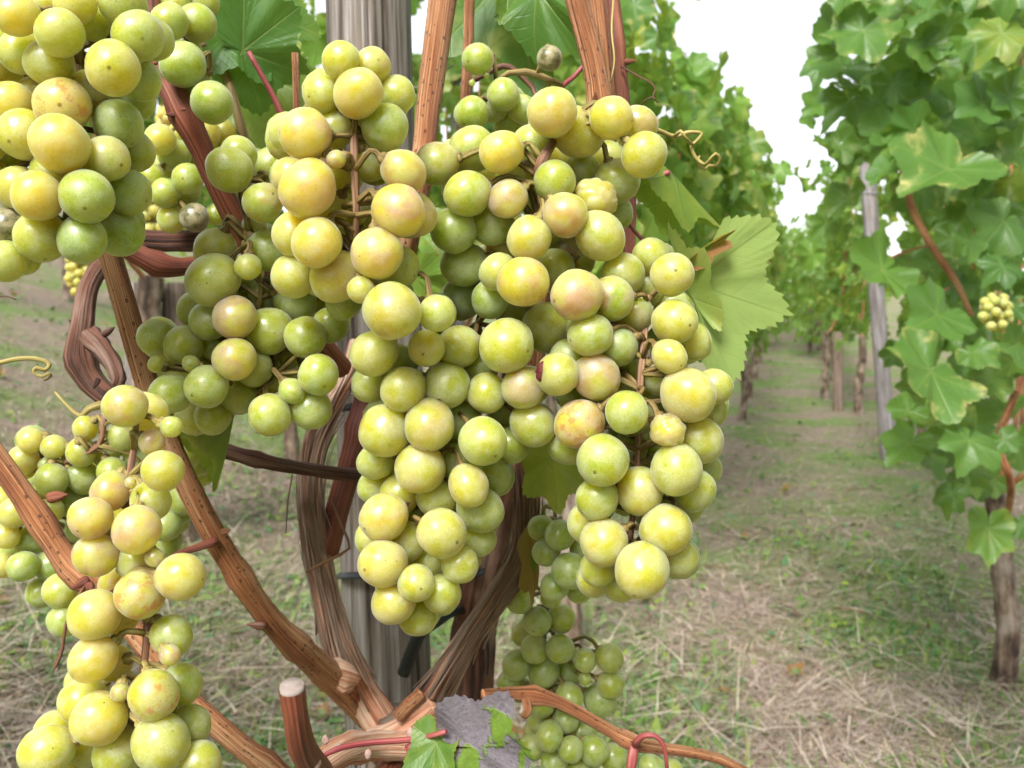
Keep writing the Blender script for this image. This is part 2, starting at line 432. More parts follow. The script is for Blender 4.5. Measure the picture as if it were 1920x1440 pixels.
# ---------------------------------------------------------------- leaves
def leaf_mesh(name, seed, mat, nout=133, rings=(.18, .38, .58, .76, .9, 1.0), teeth=44, cup=.10, wave=.07, fold=.0, droop=.12, lobe=1.0, half=None):
    rr = random.Random(seed)
    keyT = [0, 24, 51, 78, 107, 140, 163, 176]; keyR = [1.0, .76, .95, .68, .80, .66, .50, .30]
    keyR = [k * (1 + rr.uniform(-.06, .06)) for k in keyR]
    for i in (1, 3): keyR[i] = keyR[i] * (1 - .12 * (lobe - 1)) 
    asym = rr.uniform(-.06, .06)
    th0, th1 = (-176, 176) if half is None else half
    V = [(0, 0, 0)]; E = [0.0]; Fs = []
    out_ = []
    for i in range(nout):
        th = th0 + (th1 - th0) * i / (nout - 1); t = abs(th)
        j = max(q for q in range(len(keyT)) if keyT[q] <= t) if t < 176 else len(keyT) - 2
        j = min(j, len(keyT) - 2)
        f = (t - keyT[j]) / (keyT[j + 1] - keyT[j]); f = f * f * (3 - 2 * f)
        r = keyR[j] + (keyR[j + 1] - keyR[j]) * f
        r *= 1 + asym * (1 if th > 0 else -1)
        ph = (i * teeth / nout) % 1.0
        big = .5 + .5 * math.sin(i * 1.7 + seed)
        r *= 1 + (.045 + .035 * big) * (1 - 2 * abs(ph - .55)) * (1 if t < 160 else .2)
        out_.append((R(th), r))
    ph1, ph2 = rr.uniform(0, 6), rr.uniform(0, 6)
    for ri, q in enumerate(rings):
        for th, r in out_:
            rad = r * q; x, y = rad * math.sin(th), rad * math.cos(th)
            t = abs(math.degrees(th)); dv = min(abs(t), abs(t - 52), abs(t - 108))
            z = .5 * cup * rad * rad * 2 - droop * rad ** 2 * max(0, math.cos(th))
            z += wave * q * q * (math.sin(3 * th + ph1) + .6 * math.sin(7 * th + ph2))
            z += .035 * (1 - abs(dv / 27 - 1) if dv < 27 else 1) * q          # quilted between veins
            z += fold * abs(x)
            z += .02 * mnoise.noise(Vector((x * 5 + seed, y * 5, 0)))
            V.append((x, y, z)); E.append(q)
    n = nout
    closed = False
    for i in range(n - 1): Fs.append((0, 1 + i + 1, 1 + i))
    for ri in range(len(rings) - 1):
        a = 1 + ri * n; b = a + n
        for i in range(n - 1): Fs.append((a + i, a + i + 1, b + i + 1, b + i))
    uvs = []
    for f in Fs:
        for vi in f: uvs.append((.5 + V[vi][0] / 2.4, .5 + V[vi][1] / 2.4))
    me = mesh_from(name, V, Fs, mat, uvs)
    at_ = me.attributes.new('edge', 'FLOAT', 'POINT'); at_.data.foreach_set('value', np.array(E, dtype=np.float32))
    return me


LEAF_BG = [leaf_mesh('leaf_far', 10 + i, MLF, 57, (.4, .75, 1.0), 19, cup=.14 * (1 if i % 2 else -.6), wave=.08 + .02 * i, fold=[.1, .3, -.15, .0, .45, .2][i], droop=.2) for i in range(6)]
LEAF_MID = [leaf_mesh('leaf_mid', 30 + i, MLF, 113, (.25, .5, .75, .92, 1.0), 37, cup=[.25, -.3, .4, .1, .3, -.25][i], wave=.09 + .03 * (i % 3), fold=[.12, .25, .0, .35, -.1, .2][i], droop=.22) for i in range(6)]


def leaf_rot(tipdir, normal):
    y = Vector(tipdir).normalized(); z = Vector(normal); z = (z - y * z.dot(y)).normalized(); x = y.cross(z)
    return Matrix((x, y, z)).transposed().to_quaternion()


def px_leaf(parent, origin, me, base, tip, roll=0.0, color=(.2, .3, 0, 0), wscale=1.0, petiole=None, face=None, pet_r=.0011):
    """leaf whose petiole joint and tip are at two measured points; roll turns it about its midrib"""
    B = at(*base); T = at(*tip); d = (T - B)
    nrm = Vector(face) if face is not None else -FWD
    q = leaf_rot(d, nrm); q = Quaternion(d.normalized(), roll) @ q
    o = link('leaf', me, parent, B - Vector(origin), q, (d.length * wscale, d.length, d.length))
    o.color = color
    if petiole is not None:
        tb = TB(); E = Vector(petiole) if not isinstance(petiole, tuple) or len(petiole) != 3 or petiole[0] < 5 else at(*petiole)
        mid = (B + E) / 2 + Vector((0, 0, .004))
        tb.tube([E, mid, B], [pet_r * 1.2, pet_r, pet_r * .9], 8, .006)
        # petiole lives in world space under the leaf: keep it a sibling-level sub-part through its own inverse
        po = link('petiole', mesh_from('petiole', tb.V, tb.F, MPET, tb.U), o)
        mw = Matrix.Translation(B) @ q.to_matrix().to_4x4() @ Matrix.Diagonal((d.length * wscale, d.length, d.length, 1))
        po.matrix_parent_inverse = mw.inverted()
    return o


# ---------------------------------------------------------------- ground
def build_ground():
    xs = np.concatenate([np.linspace(-150, -14, 18), np.linspace(-12, 12, 121), np.linspace(14, 150, 18)])
    ys = np.concatenate([np.linspace(-60, -4, 10), np.linspace(-3, 16, 96), np.linspace(18, 260, 30)])
    V = [(x, y, ground_z(x, y)) for y in ys for x in xs]; nx = len(xs)
    Fs = [(j * nx + i, j * nx + i + 1, (j + 1) * nx + i + 1, (j + 1) * nx + i) for j in range(len(ys) - 1) for i in range(nx - 1)]
    tag(link('ground', mesh_from('ground', V, Fs, MGR)), 'mown vineyard ground with straw and grass between the rows', 'ground', kind='structure')


build_ground()


def build_grass():
    V, Fs, C = [], [], []
    G = [(.10, .20, .035), (.14, .27, .05), (.22, .33, .09), (.12, .27, .11), (.26, .34, .06)]
    S = [(.58, .46, .32), (.48, .37, .27), (.66, .57, .47), (.54, .43, .40), (.26, .16, .11), (.60, .48, .42)]
    def blade(p, l, w, ang, lean, curl, col, nseg=2):
        b = len(V); dx, dy = math.cos(ang), math.sin(ang); px_, py_ = -dy, dx
        for k in range(nseg + 1):
            t = k / nseg; a = lean + curl * t
            if k == 0: q = [p[0], p[1], p[2]]; 
            else:
                st = l / nseg; q = [q[0] + dx * math.sin(a) * st, q[1] + dy * math.sin(a) * st, max(q[2] + math.cos(a) * st, p[2] + .004)]
            ww = w * (1 - .85 * t)
            V.append((q[0] - px_ * ww, q[1] - py_ * ww, q[2])); V.append((q[0] + px_ * ww, q[1] + py_ * ww, q[2]))
            C.extend([col, col])
        for k in range(nseg): Fs.append((b + 2 * k, b + 2 * k + 1, b + 2 * k + 3, b + 2 * k + 2))
    n = 190000
    u = rng.random(n); y0, y1 = .75, 15.0
    Y = 1 / (1 / y0 + u * (1 / y1 - 1 / y0)); X = (rng.random(n) * 2 - 1) * (.72 * Y + .55) + .02 * Y
    Z = rng.random((n, 7))
    for i in range(n):
        x, y = float(X[i]), float(Y[i]); z = ground_z(x, y)
        g = mnoise.noise(Vector((x * 2.6, y * 2.6, 5))) + .5 * mnoise.noise(Vector((x * 9, y * 9, 1)))
        a, b, c, d, e, f, h = Z[i]
        sc = 1 + .12 * max(0, y - 2)           # fewer, broader blades far off
        if a < .33 + .62 * g:
            col = G[int(b * 5)]; v = .75 + .5 * c; col = (col[0] * v, col[1] * v, col[2] * v, 1)
            if f < .30:                          # clover-like broad leaf
                blade((x, y, z + .006), (.014 + .022 * d) * sc, (.0045 + .007 * e) * sc, h * 6.28, .7 + .6 * c, .4, col, 2)
            else:
                blade((x, y, z - .003), (.022 + .06 * d * d) * sc ** .5, (.0009 + .0011 * e) * sc, h * 6.28, .15 + .6 * c, .9 * f, col, 3 if y < 3 else 2)
        else:
            col = S[int(b * 6)]; v = .45 + .9 * c; col = (col[0] * v, col[1] * v, col[2] * v, 1)
            if y < 5 and f > .972:
                v = .9 + .35 * c; col = (.62 * v, .53 * v, .43 * v, 1)
                blade((x, y, z + .006 + .03 * a * e), 
                      .07 + .12 * d, .0008 + .0010 * e, h * 6.28, 1.2 + .4 * c, .35 * (e - .4), col, 4)
                continue
            blade((x, y, z + .001 + .014 * f * f), (.03 + .11 * d * d) * sc ** .5, (.0006 + .0012 * e * e) * sc, h * 6.28, 1.15 + .45 * c, .5 * (e - .3), col, 3 if y < 3 else 2)
    me = bpy.data.meshes.new('grass'); me.from_pydata(V, [], Fs); me.materials.append(MGRASS)
    ca = me.color_attributes.new('tint', 'FLOAT_COLOR', 'POINT'); ca.data.foreach_set('color', np.array(C, dtype=np.float32).ravel())
    me.polygons.foreach_set('use_smooth', [True] * len(me.polygons))
    tag(link('grass', me), 'short grass, clover and dry straw covering the ground between the rows', 'grass', kind='stuff')


build_grass()

# fallen leaves and prunings
FL = [leaf_mesh('fallen', 70 + i, MDEAD, 57, (.4, .75, 1.0), 19, cup=.5, wave=.16, fold=.35, droop=-.3) for i in range(3)]
rf = random.Random(5)
for i in range(24):
    y = 1.5 + rf.random() ** 1.6 * 4.5; x = rf.uniform(-.55 * y, .58 * y)
    o = link('fallen_leaf', FL[i % 3], None, (x, y, ground_z(x, y) + .012), Quaternion((0, 0, 1), rf.uniform(0, 6.28)) @ Quaternion((1, 0, 0), rf.uniform(-.4, .4)), rf.uniform(.014, .028))
    o.color = (.3, .2, 1.6, .6)
    tag(o, 'curled dead brown vine leaf lying on the mown grass', 'leaf', 'fallen leaves on the grass')
for i in range(14):
    y = 1.5 + rf.random() * 2.2; x = rf.uniform(-.5 * y, .5 * y); a = rf.uniform(0, 6.28); l = rf.uniform(.06, .16)
    p = Vector((x, y, ground_z(x, y) + .010)); q = p + Vector((math.cos(a) * l, math.sin(a) * l, 0)); q.z = ground_z(q.x, q.y) + .012
    tb = TB(); tb.tube([p, (p + q) / 2 + Vector((0, 0, .006)), q], [.002, .0018, .0012], 6, .02)
    tag(tb.build('pruned_twig', MTEND, None, (0, 0, 0)), 'thin dry pruned vine twig lying in the straw', 'twig', 'prunings on the ground')


# ---------------------------------------------------------------- grapes
def sphere_mesh(name, seg, ring, seed, amp, wr=0.0):
    V, Fs = [], []
    rr = Vector((seed * 7.3, seed * 3.1, 0))
    def disp(v):
        k = 1 + amp * mnoise.noise(v * 1.2 + rr)
        if wr:
            k += wr * (min(.35, abs(mnoise.noise(v * 1.7 + rr))) * 3.0 - .5 + .25 * mnoise.noise(v * 4 + rr))
        return v * k
    V.append(disp(Vector((0, 0, 1))))
    for i in range(1, ring):
        ph = math.pi * i / ring
        for k in range(seg):
            a = 2 * math.pi * k / seg
            V.append(disp(Vector((math.sin(ph) * math.cos(a), math.sin(ph) * math.sin(a), math.cos(ph)))))
    V.append(disp(Vector((0, 0, -1)))); last = len(V) - 1
    for k in range(seg): Fs.append((0, 1 + k, 1 + (k + 1) % seg))
    for i in range(ring - 2):
        a = 1 + i * seg; b = a + seg
        for k in range(seg): Fs.append((a + k, b + k, b + (k + 1) % seg, a + (k + 1) % seg))
    a = 1 + (ring - 2) * seg
    for k in range(seg): Fs.append((a + k, last, a + (k + 1) % seg))
    return mesh_from(name, V, Fs, MG)


GR = [sphere_mesh('grape', 32, 20, i, .05) for i in range(6)]
GW = [sphere_mesh('grape_shrivelled', 48, 32, 20 + i, .10, .085) for i in range(2)]
GL = [sphere_mesh('grape_low', 14, 10, 40 + i, .06) for i in range(3)]
PLACED = []


def free(P, r, slack=.89):
    for q, qr in PLACED:
        m = (r + qr) * slack
        if abs(P.x - q.x) < m and abs(P.z - q.z) < m and (P - q).length < m: return False
    return True


def bunch(label, data, d0, rachis, top=None, fill=.7, stalk_mat=MST, lay=(0, .006, .014, .023), rgrow=1.07, green_fill=.3, group=None, cat='grapes'):
    """data lines: x y r ripe blush layer [flag]; rachis: [(px,py,extra_depth,width_px)]"""
    rows = []
    for ln in data.strip().splitlines():
        for item in ln.split(','):
            t = item.split()
            if not t: continue
            rows.append((float(t[0]), float(t[1]), float(t[2]), float(t[3]), float(t[4]), int(t[5]), t[6] if len(t) > 6 else ''))
    rows.sort(key=lambda a: a[5])
    axis = [at(a, b, d0 + e) for a, b, e, w in rachis]
    origin = axis[0].copy(); th = thing('grape_bunch', label, cat, origin, group)
    rs, rr_ = catmull(axis, [w * .5 * (d0 + e) / F for a, b, e, w in rachis], .004)
    mine = []
    for x, y, rp, ripe, blush, ly, fl in rows:
        if d0 < .31 and ly >= 1 and rp >= 24: rp = max(rp, 33)
        d = d0 + lay[ly] + random.uniform(-.0015, .0015)
        for _ in range(44):
            r = rp * d / F * rgrow; P = at(x, y, d)
            if free(P, r): break
            d += .0011
        PLACED.append((P, r)); mine.append((P, r, ripe, blush, fl, d, x, y))
    nvis = len(mine); tries = 0; added = 0
    while fill and added < nvis * fill and tries < nvis * 60:
        tries += 1
        a = random.choice(mine[:nvis]); b = random.choice(mine[:nvis])
        if math.hypot(a[6] - b[6], a[7] - b[7]) > 2.6 * F * a[1] / a[5] * 1.1: continue
        f = random.random(); x = a[6] + (b[6] - a[6]) * f; y = a[7] + (b[7] - a[7]) * f
        d = max(a[5], b[5]) + random.uniform(.004, .032); r = random.uniform(.85, 1.05) * .0070 if d0 < .31 else random.uniform(.82, 1.0) * .0066; P = at(x, y, d)
        if free(P, r):
            PLACED.append((P, r)); added += 1
            mine.append((P, r, green_fill + random.uniform(-.15, .2), 0.0, 'h', d, x, y))
    tb = TB(); tb.tube(axis, [w * .5 * (d0 + e) / F for a, b, e, w in rachis], 10, .004, rough=.22, freq=300)
    tp = TB()
    for P, r, ripe, blush, fl, d, x, y in mine:
        best = min(rs, key=lambda q: (q - P).length + max(0, (P.z - q.z)) * -.25 * 0)
        up = best + Vector((0, 0, .004)); dirv = (up - P)
        if dirv.length < 1e-4: dirv = Vector((0, 0, 1))
        dn = (dirv.normalized() + Vector((0, 0, .35)) + Vector((random.uniform(-.45, .45), random.uniform(-.45, .45), random.uniform(-.3, .3)))).normalized()
        me = GW[random.randrange(2)] if 'w' in fl else (GL[random.randrange(3)] if ('h' in fl or r * F / d < 13) else GR[random.randrange(6)])
        q = dn.to_track_quat('Z', 'Y') @ Quaternion((0, 0, 1), random.uniform(0, 6.28))
        el = random.uniform(.96, 1.09)
        o = link('grape', me, th, P - origin, q, (r * random.uniform(.95, 1.02), r * random.uniform(.95, 1.02), r * el))
        russ = .95 if 's' in fl else (.55 if blush > .5 else random.choice((0, 0, .12, .3)))
        rot = 0.0
        if 'k' in fl: rot = .8
        if 'o' in fl: ripe, blush, rot = 1.25, .75, .12
        o.color = (min(1.3, max(0, ripe)), blush, russ, rot)
        if len(mine) < 400 and r > .002:
            s0 = P + dn * (r * el * .96); e0 = min(rs, key=lambda q_: (q_ - s0).length)
            L_ = (e0 - s0).length
            if .002 < L_ < .026:
                mid = s0 + dn * (L_ * .45)
                w0 = .0009
                tp.tube([s0 - dn * .0006, s0 + dn * .0010, s0 + dn * .0018, mid, e0], [.0019, .0017, .0009, w0 * .9, .0010], 7, .0025, rough=.25, freq=500)
    if top is not None:
        tb.tube([axis[0]] + [Vector(t) for t in top], [rr_[0]] + [rr_[0] * 1.05] * len(top), 9, .005, rough=.12, freq=300)
    tb.build('stalk', stalk_mat, th, origin)
    if tp.V: tp.build('stalklet', MST, th, origin)
    return th


BUNCH = {}
BUNCH['A'] = bunch('large bunch with big yellow and green grapes hanging in front of the bent red cane', '''
112 269 52 .95 .1 0,70 367 46 .98 .1 0,117 198 49 .92 .25 0 s,212 128 48 .6 0 0,163 368 46 .2 0 0,154 449 43 .1 0 0,112 62 43 .42 0 0,92 118 42 .6 0 0
200 298 41 .55 .2 0,32 27 38 .95 0 0,258 68 46 .32 0 0,77 443 46 .5 0 0,170 176 41 .75 .2 1 s,222 233 43 .12 0 1
45 252 45 .65 .1 1,20 195 40 .9 0 1,75 182 38 .95 .5 1 w,141 8 36 .7 0 0,230 5 43 .38 0 1,42 98 38 .4 0 1
240 361 41 .18 0 1,223 436 42 .08 0 1,246 282 39 .35 0 1,100 322 38 .6 0 1,33 352 38 .8 0 1,12 425 34 .1 0 1 k
172 43 30 .3 0 1,282 72 38 .3 0 2,262 150 37 .2 0 2,255 190 35 .22 0 2,30 152 30 .5 0 2,8 145 30 .6 0 2,12 292 38 .3 0 2
10 490 36 .38 0 1,38 480 35 .4 0 2,95 5 36 .5 0 2,185 0 36 .3 0 2,20 455 33 .35 0 2,-30 260 42 .6 0 1,-25 340 40 .5 0 1,-28 110 40 .6 0 1,130 320 34 .4 0 3''',
    .248, [(150, -40, .024, 17), (150, 60, .022, 16), (148, 180, .022, 14), (140, 300, .022, 12), (120, 420, .02, 9)], fill=.55)
BUNCH['G'] = bunch('loose golden bunch with bare stalk showing, hanging before the crossing canes', '''
301 392 0 0 0 0'''.replace('301 392 0 0 0 0', '') + '''
288 1303 45 .6 .2 0 s,301 1392 49 .55 .05 0,186 1347 47 .85 .1 0,177 1153 45 .88 .1 0,256 993 42 .88 .7 0,169 971 38 .95 .75 0,338 1081 42 .75 .25 0,262 1115 43 .62 .3 0 s
175 1235 41 .95 .2 0,88 1408 45 .6 .05 0,180 1040 39 .8 .9 0,207 921 34 .8 .7 0,305 883 37 .55 .1 0,235 762 39 .55 .4 0,290 1045 17 1 .7 0 o,225 1298 17 1 .7 0 o
155 1315 43 .75 .1 1,222 1408 43 .5 .1 1,103 1370 36 .6 .1 1,213 1243 34 .9 0 1,257 1052 36 .6 .2 1,282 940 37 .55 0 1,225 1150 36 .9 0 1,220 1100 30 .7 .5 1
322 1192 37 .38 0 1,340 1283 38 .38 0 1,318 1228 19 .9 .8 0 o,355 1360 38 .35 0 1,373 1430 39 .5 .1 1,165 1402 34 .6 0 1,150 1450 38 .6 0 1,285 829 23 .85 .5 1 o
245 905 10 1 .7 0 o,260 1455 42 .5 0 1,321 800 19 .5 0 0''',
    .252, [(262, 795, .02, 11), (247, 865, .012, 13), (240, 925, .011, 14), (236, 1010, .014, 13), (262, 1120, .016, 13), (276, 1165, .010, 15), (267, 1275, .010, 15), (250, 1400, .014, 10)], fill=.18,
    stalk_mat=MSTR, green_fill=.6)
BUNCH['C'] = bunch('tall golden bunch with pink bare stalk in front of the weathered post', '''
577 353 51 .97 .45 0,747 395 47 .95 .7 0,707 475 47 .92 .4 0,594 455 45 .95 .1 0,630 518 45 1.0 .2 0,671 175 44 .85 .2 0,572 251 47 .95 .5 0
735 583 52 .6 .15 0,756 322 39 .7 .5 0,722 239 43 .32 0 0,640 113 34 .6 0 0,742 178 35 .5 0 1,698 124 27 .65 .2 1,605 177 34 .5 0 1,553 440 41 .8 .1 1
775 402 40 .9 .6 1,693 303 35 .5 .1 1,625 243 35 .65 0 1,630 299 17 1 .6 0 o,677 543 25 .8 .2 0,550 517 40 .6 0 1,747 500 38 .5 0 1,540 250 30 .4 0 2,545 330 32 .9 .2 2
820 587 33 .32 0 1,620 392 34 .85 0 2,655 395 30 .7 0 2,640 330 30 .7 0 3,600 520 30 .5 0 2,700 215 30 .5 0 3,645 565 33 .3 0 3''',
    .272, [(655, 215, .016, 12), (664, 255, .008, 15), (664, 320, .006, 15), (668, 380, .006, 14), (668, 430, .008, 12), (672, 500, .016, 9), (700, 560, .02, 7)], fill=1.0, stalk_mat=MSTR, green_fill=.5)
BUNCH['F'] = bunch('long bunch hanging free beside the pale yellow-green leaf, with a shrivelled tan grape', '''
1290 740 49 .75 .1 0,1203 1068 48 .65 .1 0,1248 993 47 .7 0 0,1130 863 47 .36 .05 0,1268 880 46 .5 0 0,1200 920 44 .72 .15 0,1133 1017 44 .7 .1 0,1087 795 44 .82 .6 0 s
1082 553 46 .72 .7 0,981 529 45 .82 .5 0,1175 773 39 .28 0 0,1252 808 31 1.1 .55 0 w,1255 668 31 .7 0 0,1107 628 39 .42 .1 0,1265 603 40 .62 .05 1,1312 825 43 .6 .1 1
1105 980 38 .55 .05 1,1147 560 41 .3 .6 1,1168 515 40 .42 .1 1,1187 590 37 .4 .4 1,1158 650 36 .28 0 1,1260 515 38 .65 .1 1,1122 1065 31 .55 0 1,1270 1045 36 .6 0 1
1165 1090 36 .6 0 2,1115 1085 30 .6 0 2,1340 725 27 .5 .1 1,1302 920 38 .5 0 1,1318 880 30 .5 0 2,1120 935 37 .38 0 1,1068 832 37 .45 0 1,1115 770 28 .38 0 2
1065 670 30 .3 0 2,1220 480 28 .5 0 2,1235 705 28 .4 0 2,1150 735 28 .35 0 2,935 510 34 .45 0 1,1225 960 34 .5 0 2,1300 640 30 .6 0 2,1210 540 30 .5 0 2,1180 700 26 .3 0 3,1330 770 30 .6 0 2,1180 840 30 .3 0 3,1040 500 32 .4 0 3''',
    .284, [(1215, 520, .026, 10), (1208, 640, .014, 13), (1202, 700, .011, 15), (1198, 790, .013, 13), (1195, 870, .013, 12), (1186, 960, .013, 12), (1180, 1040, .016, 9)], fill=1.1, stalk_mat=MSTR, green_fill=.42)
BUNCH['D'] = bunch('broad central bunch tapering to its tip over the post, one grape torn open', '''
950 648 49 .45 0 0,805 797 45 .7 .3 0,723 807 46 .58 .15 0,788 878 45 .75 .15 0,828 1000 45 .62 .1 0,718 1056 44 .82 .2 0,1025 615 45 .42 .15 0,837 722 42 .5 0 0
702 662 41 .6 .05 0,1045 702 38 .55 .1 0,1118 707 41 .6 .6 0,757 730 39 .72 .05 0,980 728 39 .55 .5 0,905 827 42 .38 0 0,1000 795 41 .48 .1 0,912 737 36 .6 0 0
800 653 34 .88 .1 0,860 650 38 .45 .1 1,879 910 37 .65 .3 0,758 1017 37 .72 .1 0,862 1057 34 .55 .05 0,780 1093 33 .6 0 0,737 1130 38 .82 .2 0,828 1113 35 .52 0 1,783 1152 37 .6 0 1
720 970 42 .88 .25 1,750 927 36 .75 .1 1,818 933 36 .55 0 1,706 912 33 .4 0 1,798 1055 31 .5 0 1,900 955 41 .35 0 1,897 1010 32 .4 0 2,860 787 26 .3 0 2
695 720 30 .4 0 2,850 865 34 .3 0 2,923 890 33 .35 0 2,955 835 34 .3 0 2,705 865 31 .4 0 2,900 690 29 .3 0 2,750 680 28 .35 0 2,950 770 29 .3 0 3,700 1010 33 .5 0 2,780 960 30 .5 0 3,860 930 28 .3 0 3''',
    .290, [(900, 590, .030, 10), (880, 660, .020, 13), (850, 760, .018, 12), (830, 870, .018, 11), (800, 980, .018, 9), (785, 1090, .016, 7)], fill=1.1, green_fill=.42)
BUNCH['E'] = bunch('upper bunch with a bare brown stalk knot, under the striped upright canes', '''
1035 211 43 .8 .25 0,1083 247 45 .75 .05 1,1146 221 39 .75 .05 0,1208 290 41 .6 0 0,940 285 38 .88 .15 0,877 363 41 .38 0 0,1060 403 41 .75 .6 0,992 447 41 .7 .05 0
1125 442 43 .52 .1 0,1115 375 39 .75 .2 0 w,952 373 34 .68 .6 0,820 307 38 .38 .4 0,885 280 42 .38 0 1,1074 479 40 .5 .75 1,850 432 42 .15 0 1,923 420 38 .28 0 1
1157 340 40 .42 .1 1,1197 234 33 .5 .5 1,1092 322 34 .4 0 1,1040 340 38 .35 0 1,945 460 30 .5 .6 1,995 270 30 .3 0 2,965 330 30 .4 0 2,1140 300 28 .5 0 2
1055 290 30 .6 0 2,870 495 41 .25 0 2,865 560 39 .1 0 2,920 560 35 .1 0 2,965 580 31 .35 0 3,905 480 28 .3 0 3,1150 400 34 .35 0 3''',
    .290, [(1040, 262, .010, 15), (1018, 300, .004, 22), (1008, 330, .008, 16), (1015, 372, .006, 13), (1010, 420, .020, 10), (960, 500, .024, 9)], fill=1.1, stalk_mat=MSTR, green_fill=.36)
BUNCH['K'] = bunch('small green cluster with one brown rotten grape, under the spotted dark leaf', '''
896 111 28 .15 0 0,1030 109 23 .2 0 0 k,944 177 30 .15 0 0,884 213 31 .1 0 0,925 200 28 .15 0 1,980 205 26 .15 0 1,955 235 28 .15 0 1,885 155 6 .1 0 0,912 140 6 .3 0 0,1000 235 24 .2 0 2''',
    .345, [(1055, 160, .012, 12), (985, 135, .010, 14), (930, 150, .008, 8), (925, 220, .010, 6)], fill=.2, green_fill=.15)
BUNCH['L'] = bunch('green shoulder bunch touching the long orange cane, small undeveloped grapes at its side', '''
441 595 39 .82 .6 0,440 673 39 .78 .65 0,400 525 46 .48 .05 0,505 620 42 .38 0 0,430 318 41 .34 0 0,505 778 39 .4 .05 0,388 725 38 .34 0 0,320 738 36 .32 0 0,404 467 38 .5 .1 0
493 380 36 .35 .3 0,512 312 36 .22 0 1,597 703 37 .3 0 0,583 767 37 .32 0 1,553 568 37 .34 0 1,547 733 23 .28 0 0,475 690 34 .6 0 1,497 705 36 .6 0 2,572 632 37 .28 0 1
447 290 33 .28 0 2,500 557 30 .22 0 2,392 602 34 .38 0 1,447 740 29 .4 0 1,345 647 35 .48 0 1,293 633 25 .34 0 2,397 650 23 .38 0 2,465 500 23 .6 0 0,500 470 38 .3 0 1
478 425 23 .4 0 2,400 780 25 .45 0 2,365 782 25 .45 0 2,293 683 15 .5 0 1,358 682 15 .5 0 0,316 686 12 .5 0 1,367 580 24 .35 0 3,620 610 32 .25 0 2,625 570 36 .35 0 2
535 660 30 .3 0 3,540 600 30 .3 0 3,450 540 28 .3 0 3,525 690 28 .4 0 3''',
    .296, [(470, 440, .012, 11), (455, 465, .008, 10), (490, 530, .016, 10), (480, 620, .018, 10), (520, 700, .016, 8), (420, 770, .018, 6)], fill=.9, green_fill=.34)
BUNCH['B'] = bunch('small dull green cluster behind the bent red cane', '''
300 262 28 .6 0 0,327 290 30 .25 0 0,305 312 24 .25 0 1,352 335 27 .2 0 0,310 362 27 .22 0 0,345 360 28 .2 0 1,365 408 25 .15 0 0 k,322 410 26 .45 0 1,388 250 24 .8 0 1,420 248 21 .8 0 1
405 285 23 .2 0 1,285 330 22 .3 0 1,405 402 20 .15 0 1,340 250 22 .7 0 2,375 300 25 .2 0 2''',
    .375, [(360, 235, .02, 8), (350, 300, .02, 8), (345, 380, .02, 6)], fill=.5, green_fill=.2)
BUNCH['M'] = bunch('green cluster on the right of the bent red cane, below the top leaf', '''
318 40 33 .25 0 0,370 43 33 .22 0 0,330 8 26 .4 0 0,343 121 39 .18 0 0,398 192 38 .15 0 0,365 150 31 .15 0 1,360 188 30 .2 0 1,300 20 28 .3 0 1,350 85 26 .25 0 2,385 5 26 .3 0 1''',
    .325, [(352, -10, .012, 8), (345, 70, .014, 8), (390, 110, .016, 7), (392, 160, .012, 6)], fill=.3, green_fill=.2)
BUNCH['J'] = bunch('shaded green cluster behind the long bunch, beside the peeling right arm', '''
1050 1003 27 .08 0 0,1068 1070 32 .08 0 0,1025 1035 26 .08 0 1,1040 1100 26 .1 0 1,1095 1030 26 .1 0 1,1015 990 24 .1 0 1,1085 1105 24 .1 0 2''',
    .352, [(1035, 930, .02, 7), (1045, 1000, .016, 7), (1050, 1090, .014, 5)], fill=.4, green_fill=.1)
BUNCH['H'] = bunch('spreading bunch of smaller green grapes behind the orange cane, on a tan forked stalk', '''
58 826 23 .78 0 0,101 838 21 .6 0 0,160 803 22 .62 0 0,44 862 27 .65 .1 0,47 880 18 .9 .1 0,152 848 26 .5 0 0,97 900 29 .32 0 0,156 896 29 .28 0 0,197 850 25 .4 0 0
230 820 26 .42 0 0,210 885 27 .28 0 0,123 935 31 .15 0 1,28 961 28 .7 0 0,95 958 23 .6 0 0,12 1005 23 .88 0 0,57 1012 29 .18 0 0,43 1062 27 .12 0 0,97 1061 29 .12 0 0
113 1107 30 .45 0 0,77 1112 27 .22 0 1,120 1163 29 .22 0 0,5 1060 22 .8 0 1,352 850 25 .28 0 0,372 868 25 .22 0 1,376 890 22 .28 0 1,344 935 29 .18 0 0,335 955 28 .12 0 1
310 985 29 .12 0 0,310 1020 25 .12 0 1,60 930 23 .5 0 1,70 870 18 .5 0 1,380 840 25 .3 0 2,68 848 8 .35 0 0,86 872 13 .35 0 0,154 867 11 .35 0 0,210 1070 28 .25 0 1,175 940 26 .2 0 1
260 860 26 .3 0 1,290 900 26 .25 0 1,5 940 26 .6 0 1,150 990 26 .2 0 2,250 930 26 .2 0 2,180 1010 26 .2 0 2''',
    .360, [(196, 775, -.004, 10), (185, 835, -.004, 10), (130, 862, .0, 9), (112, 890, .012, 8), (140, 960, .02, 7), (120, 1080, .02, 6)], fill=.55, stalk_mat=MSTR, green_fill=.2)
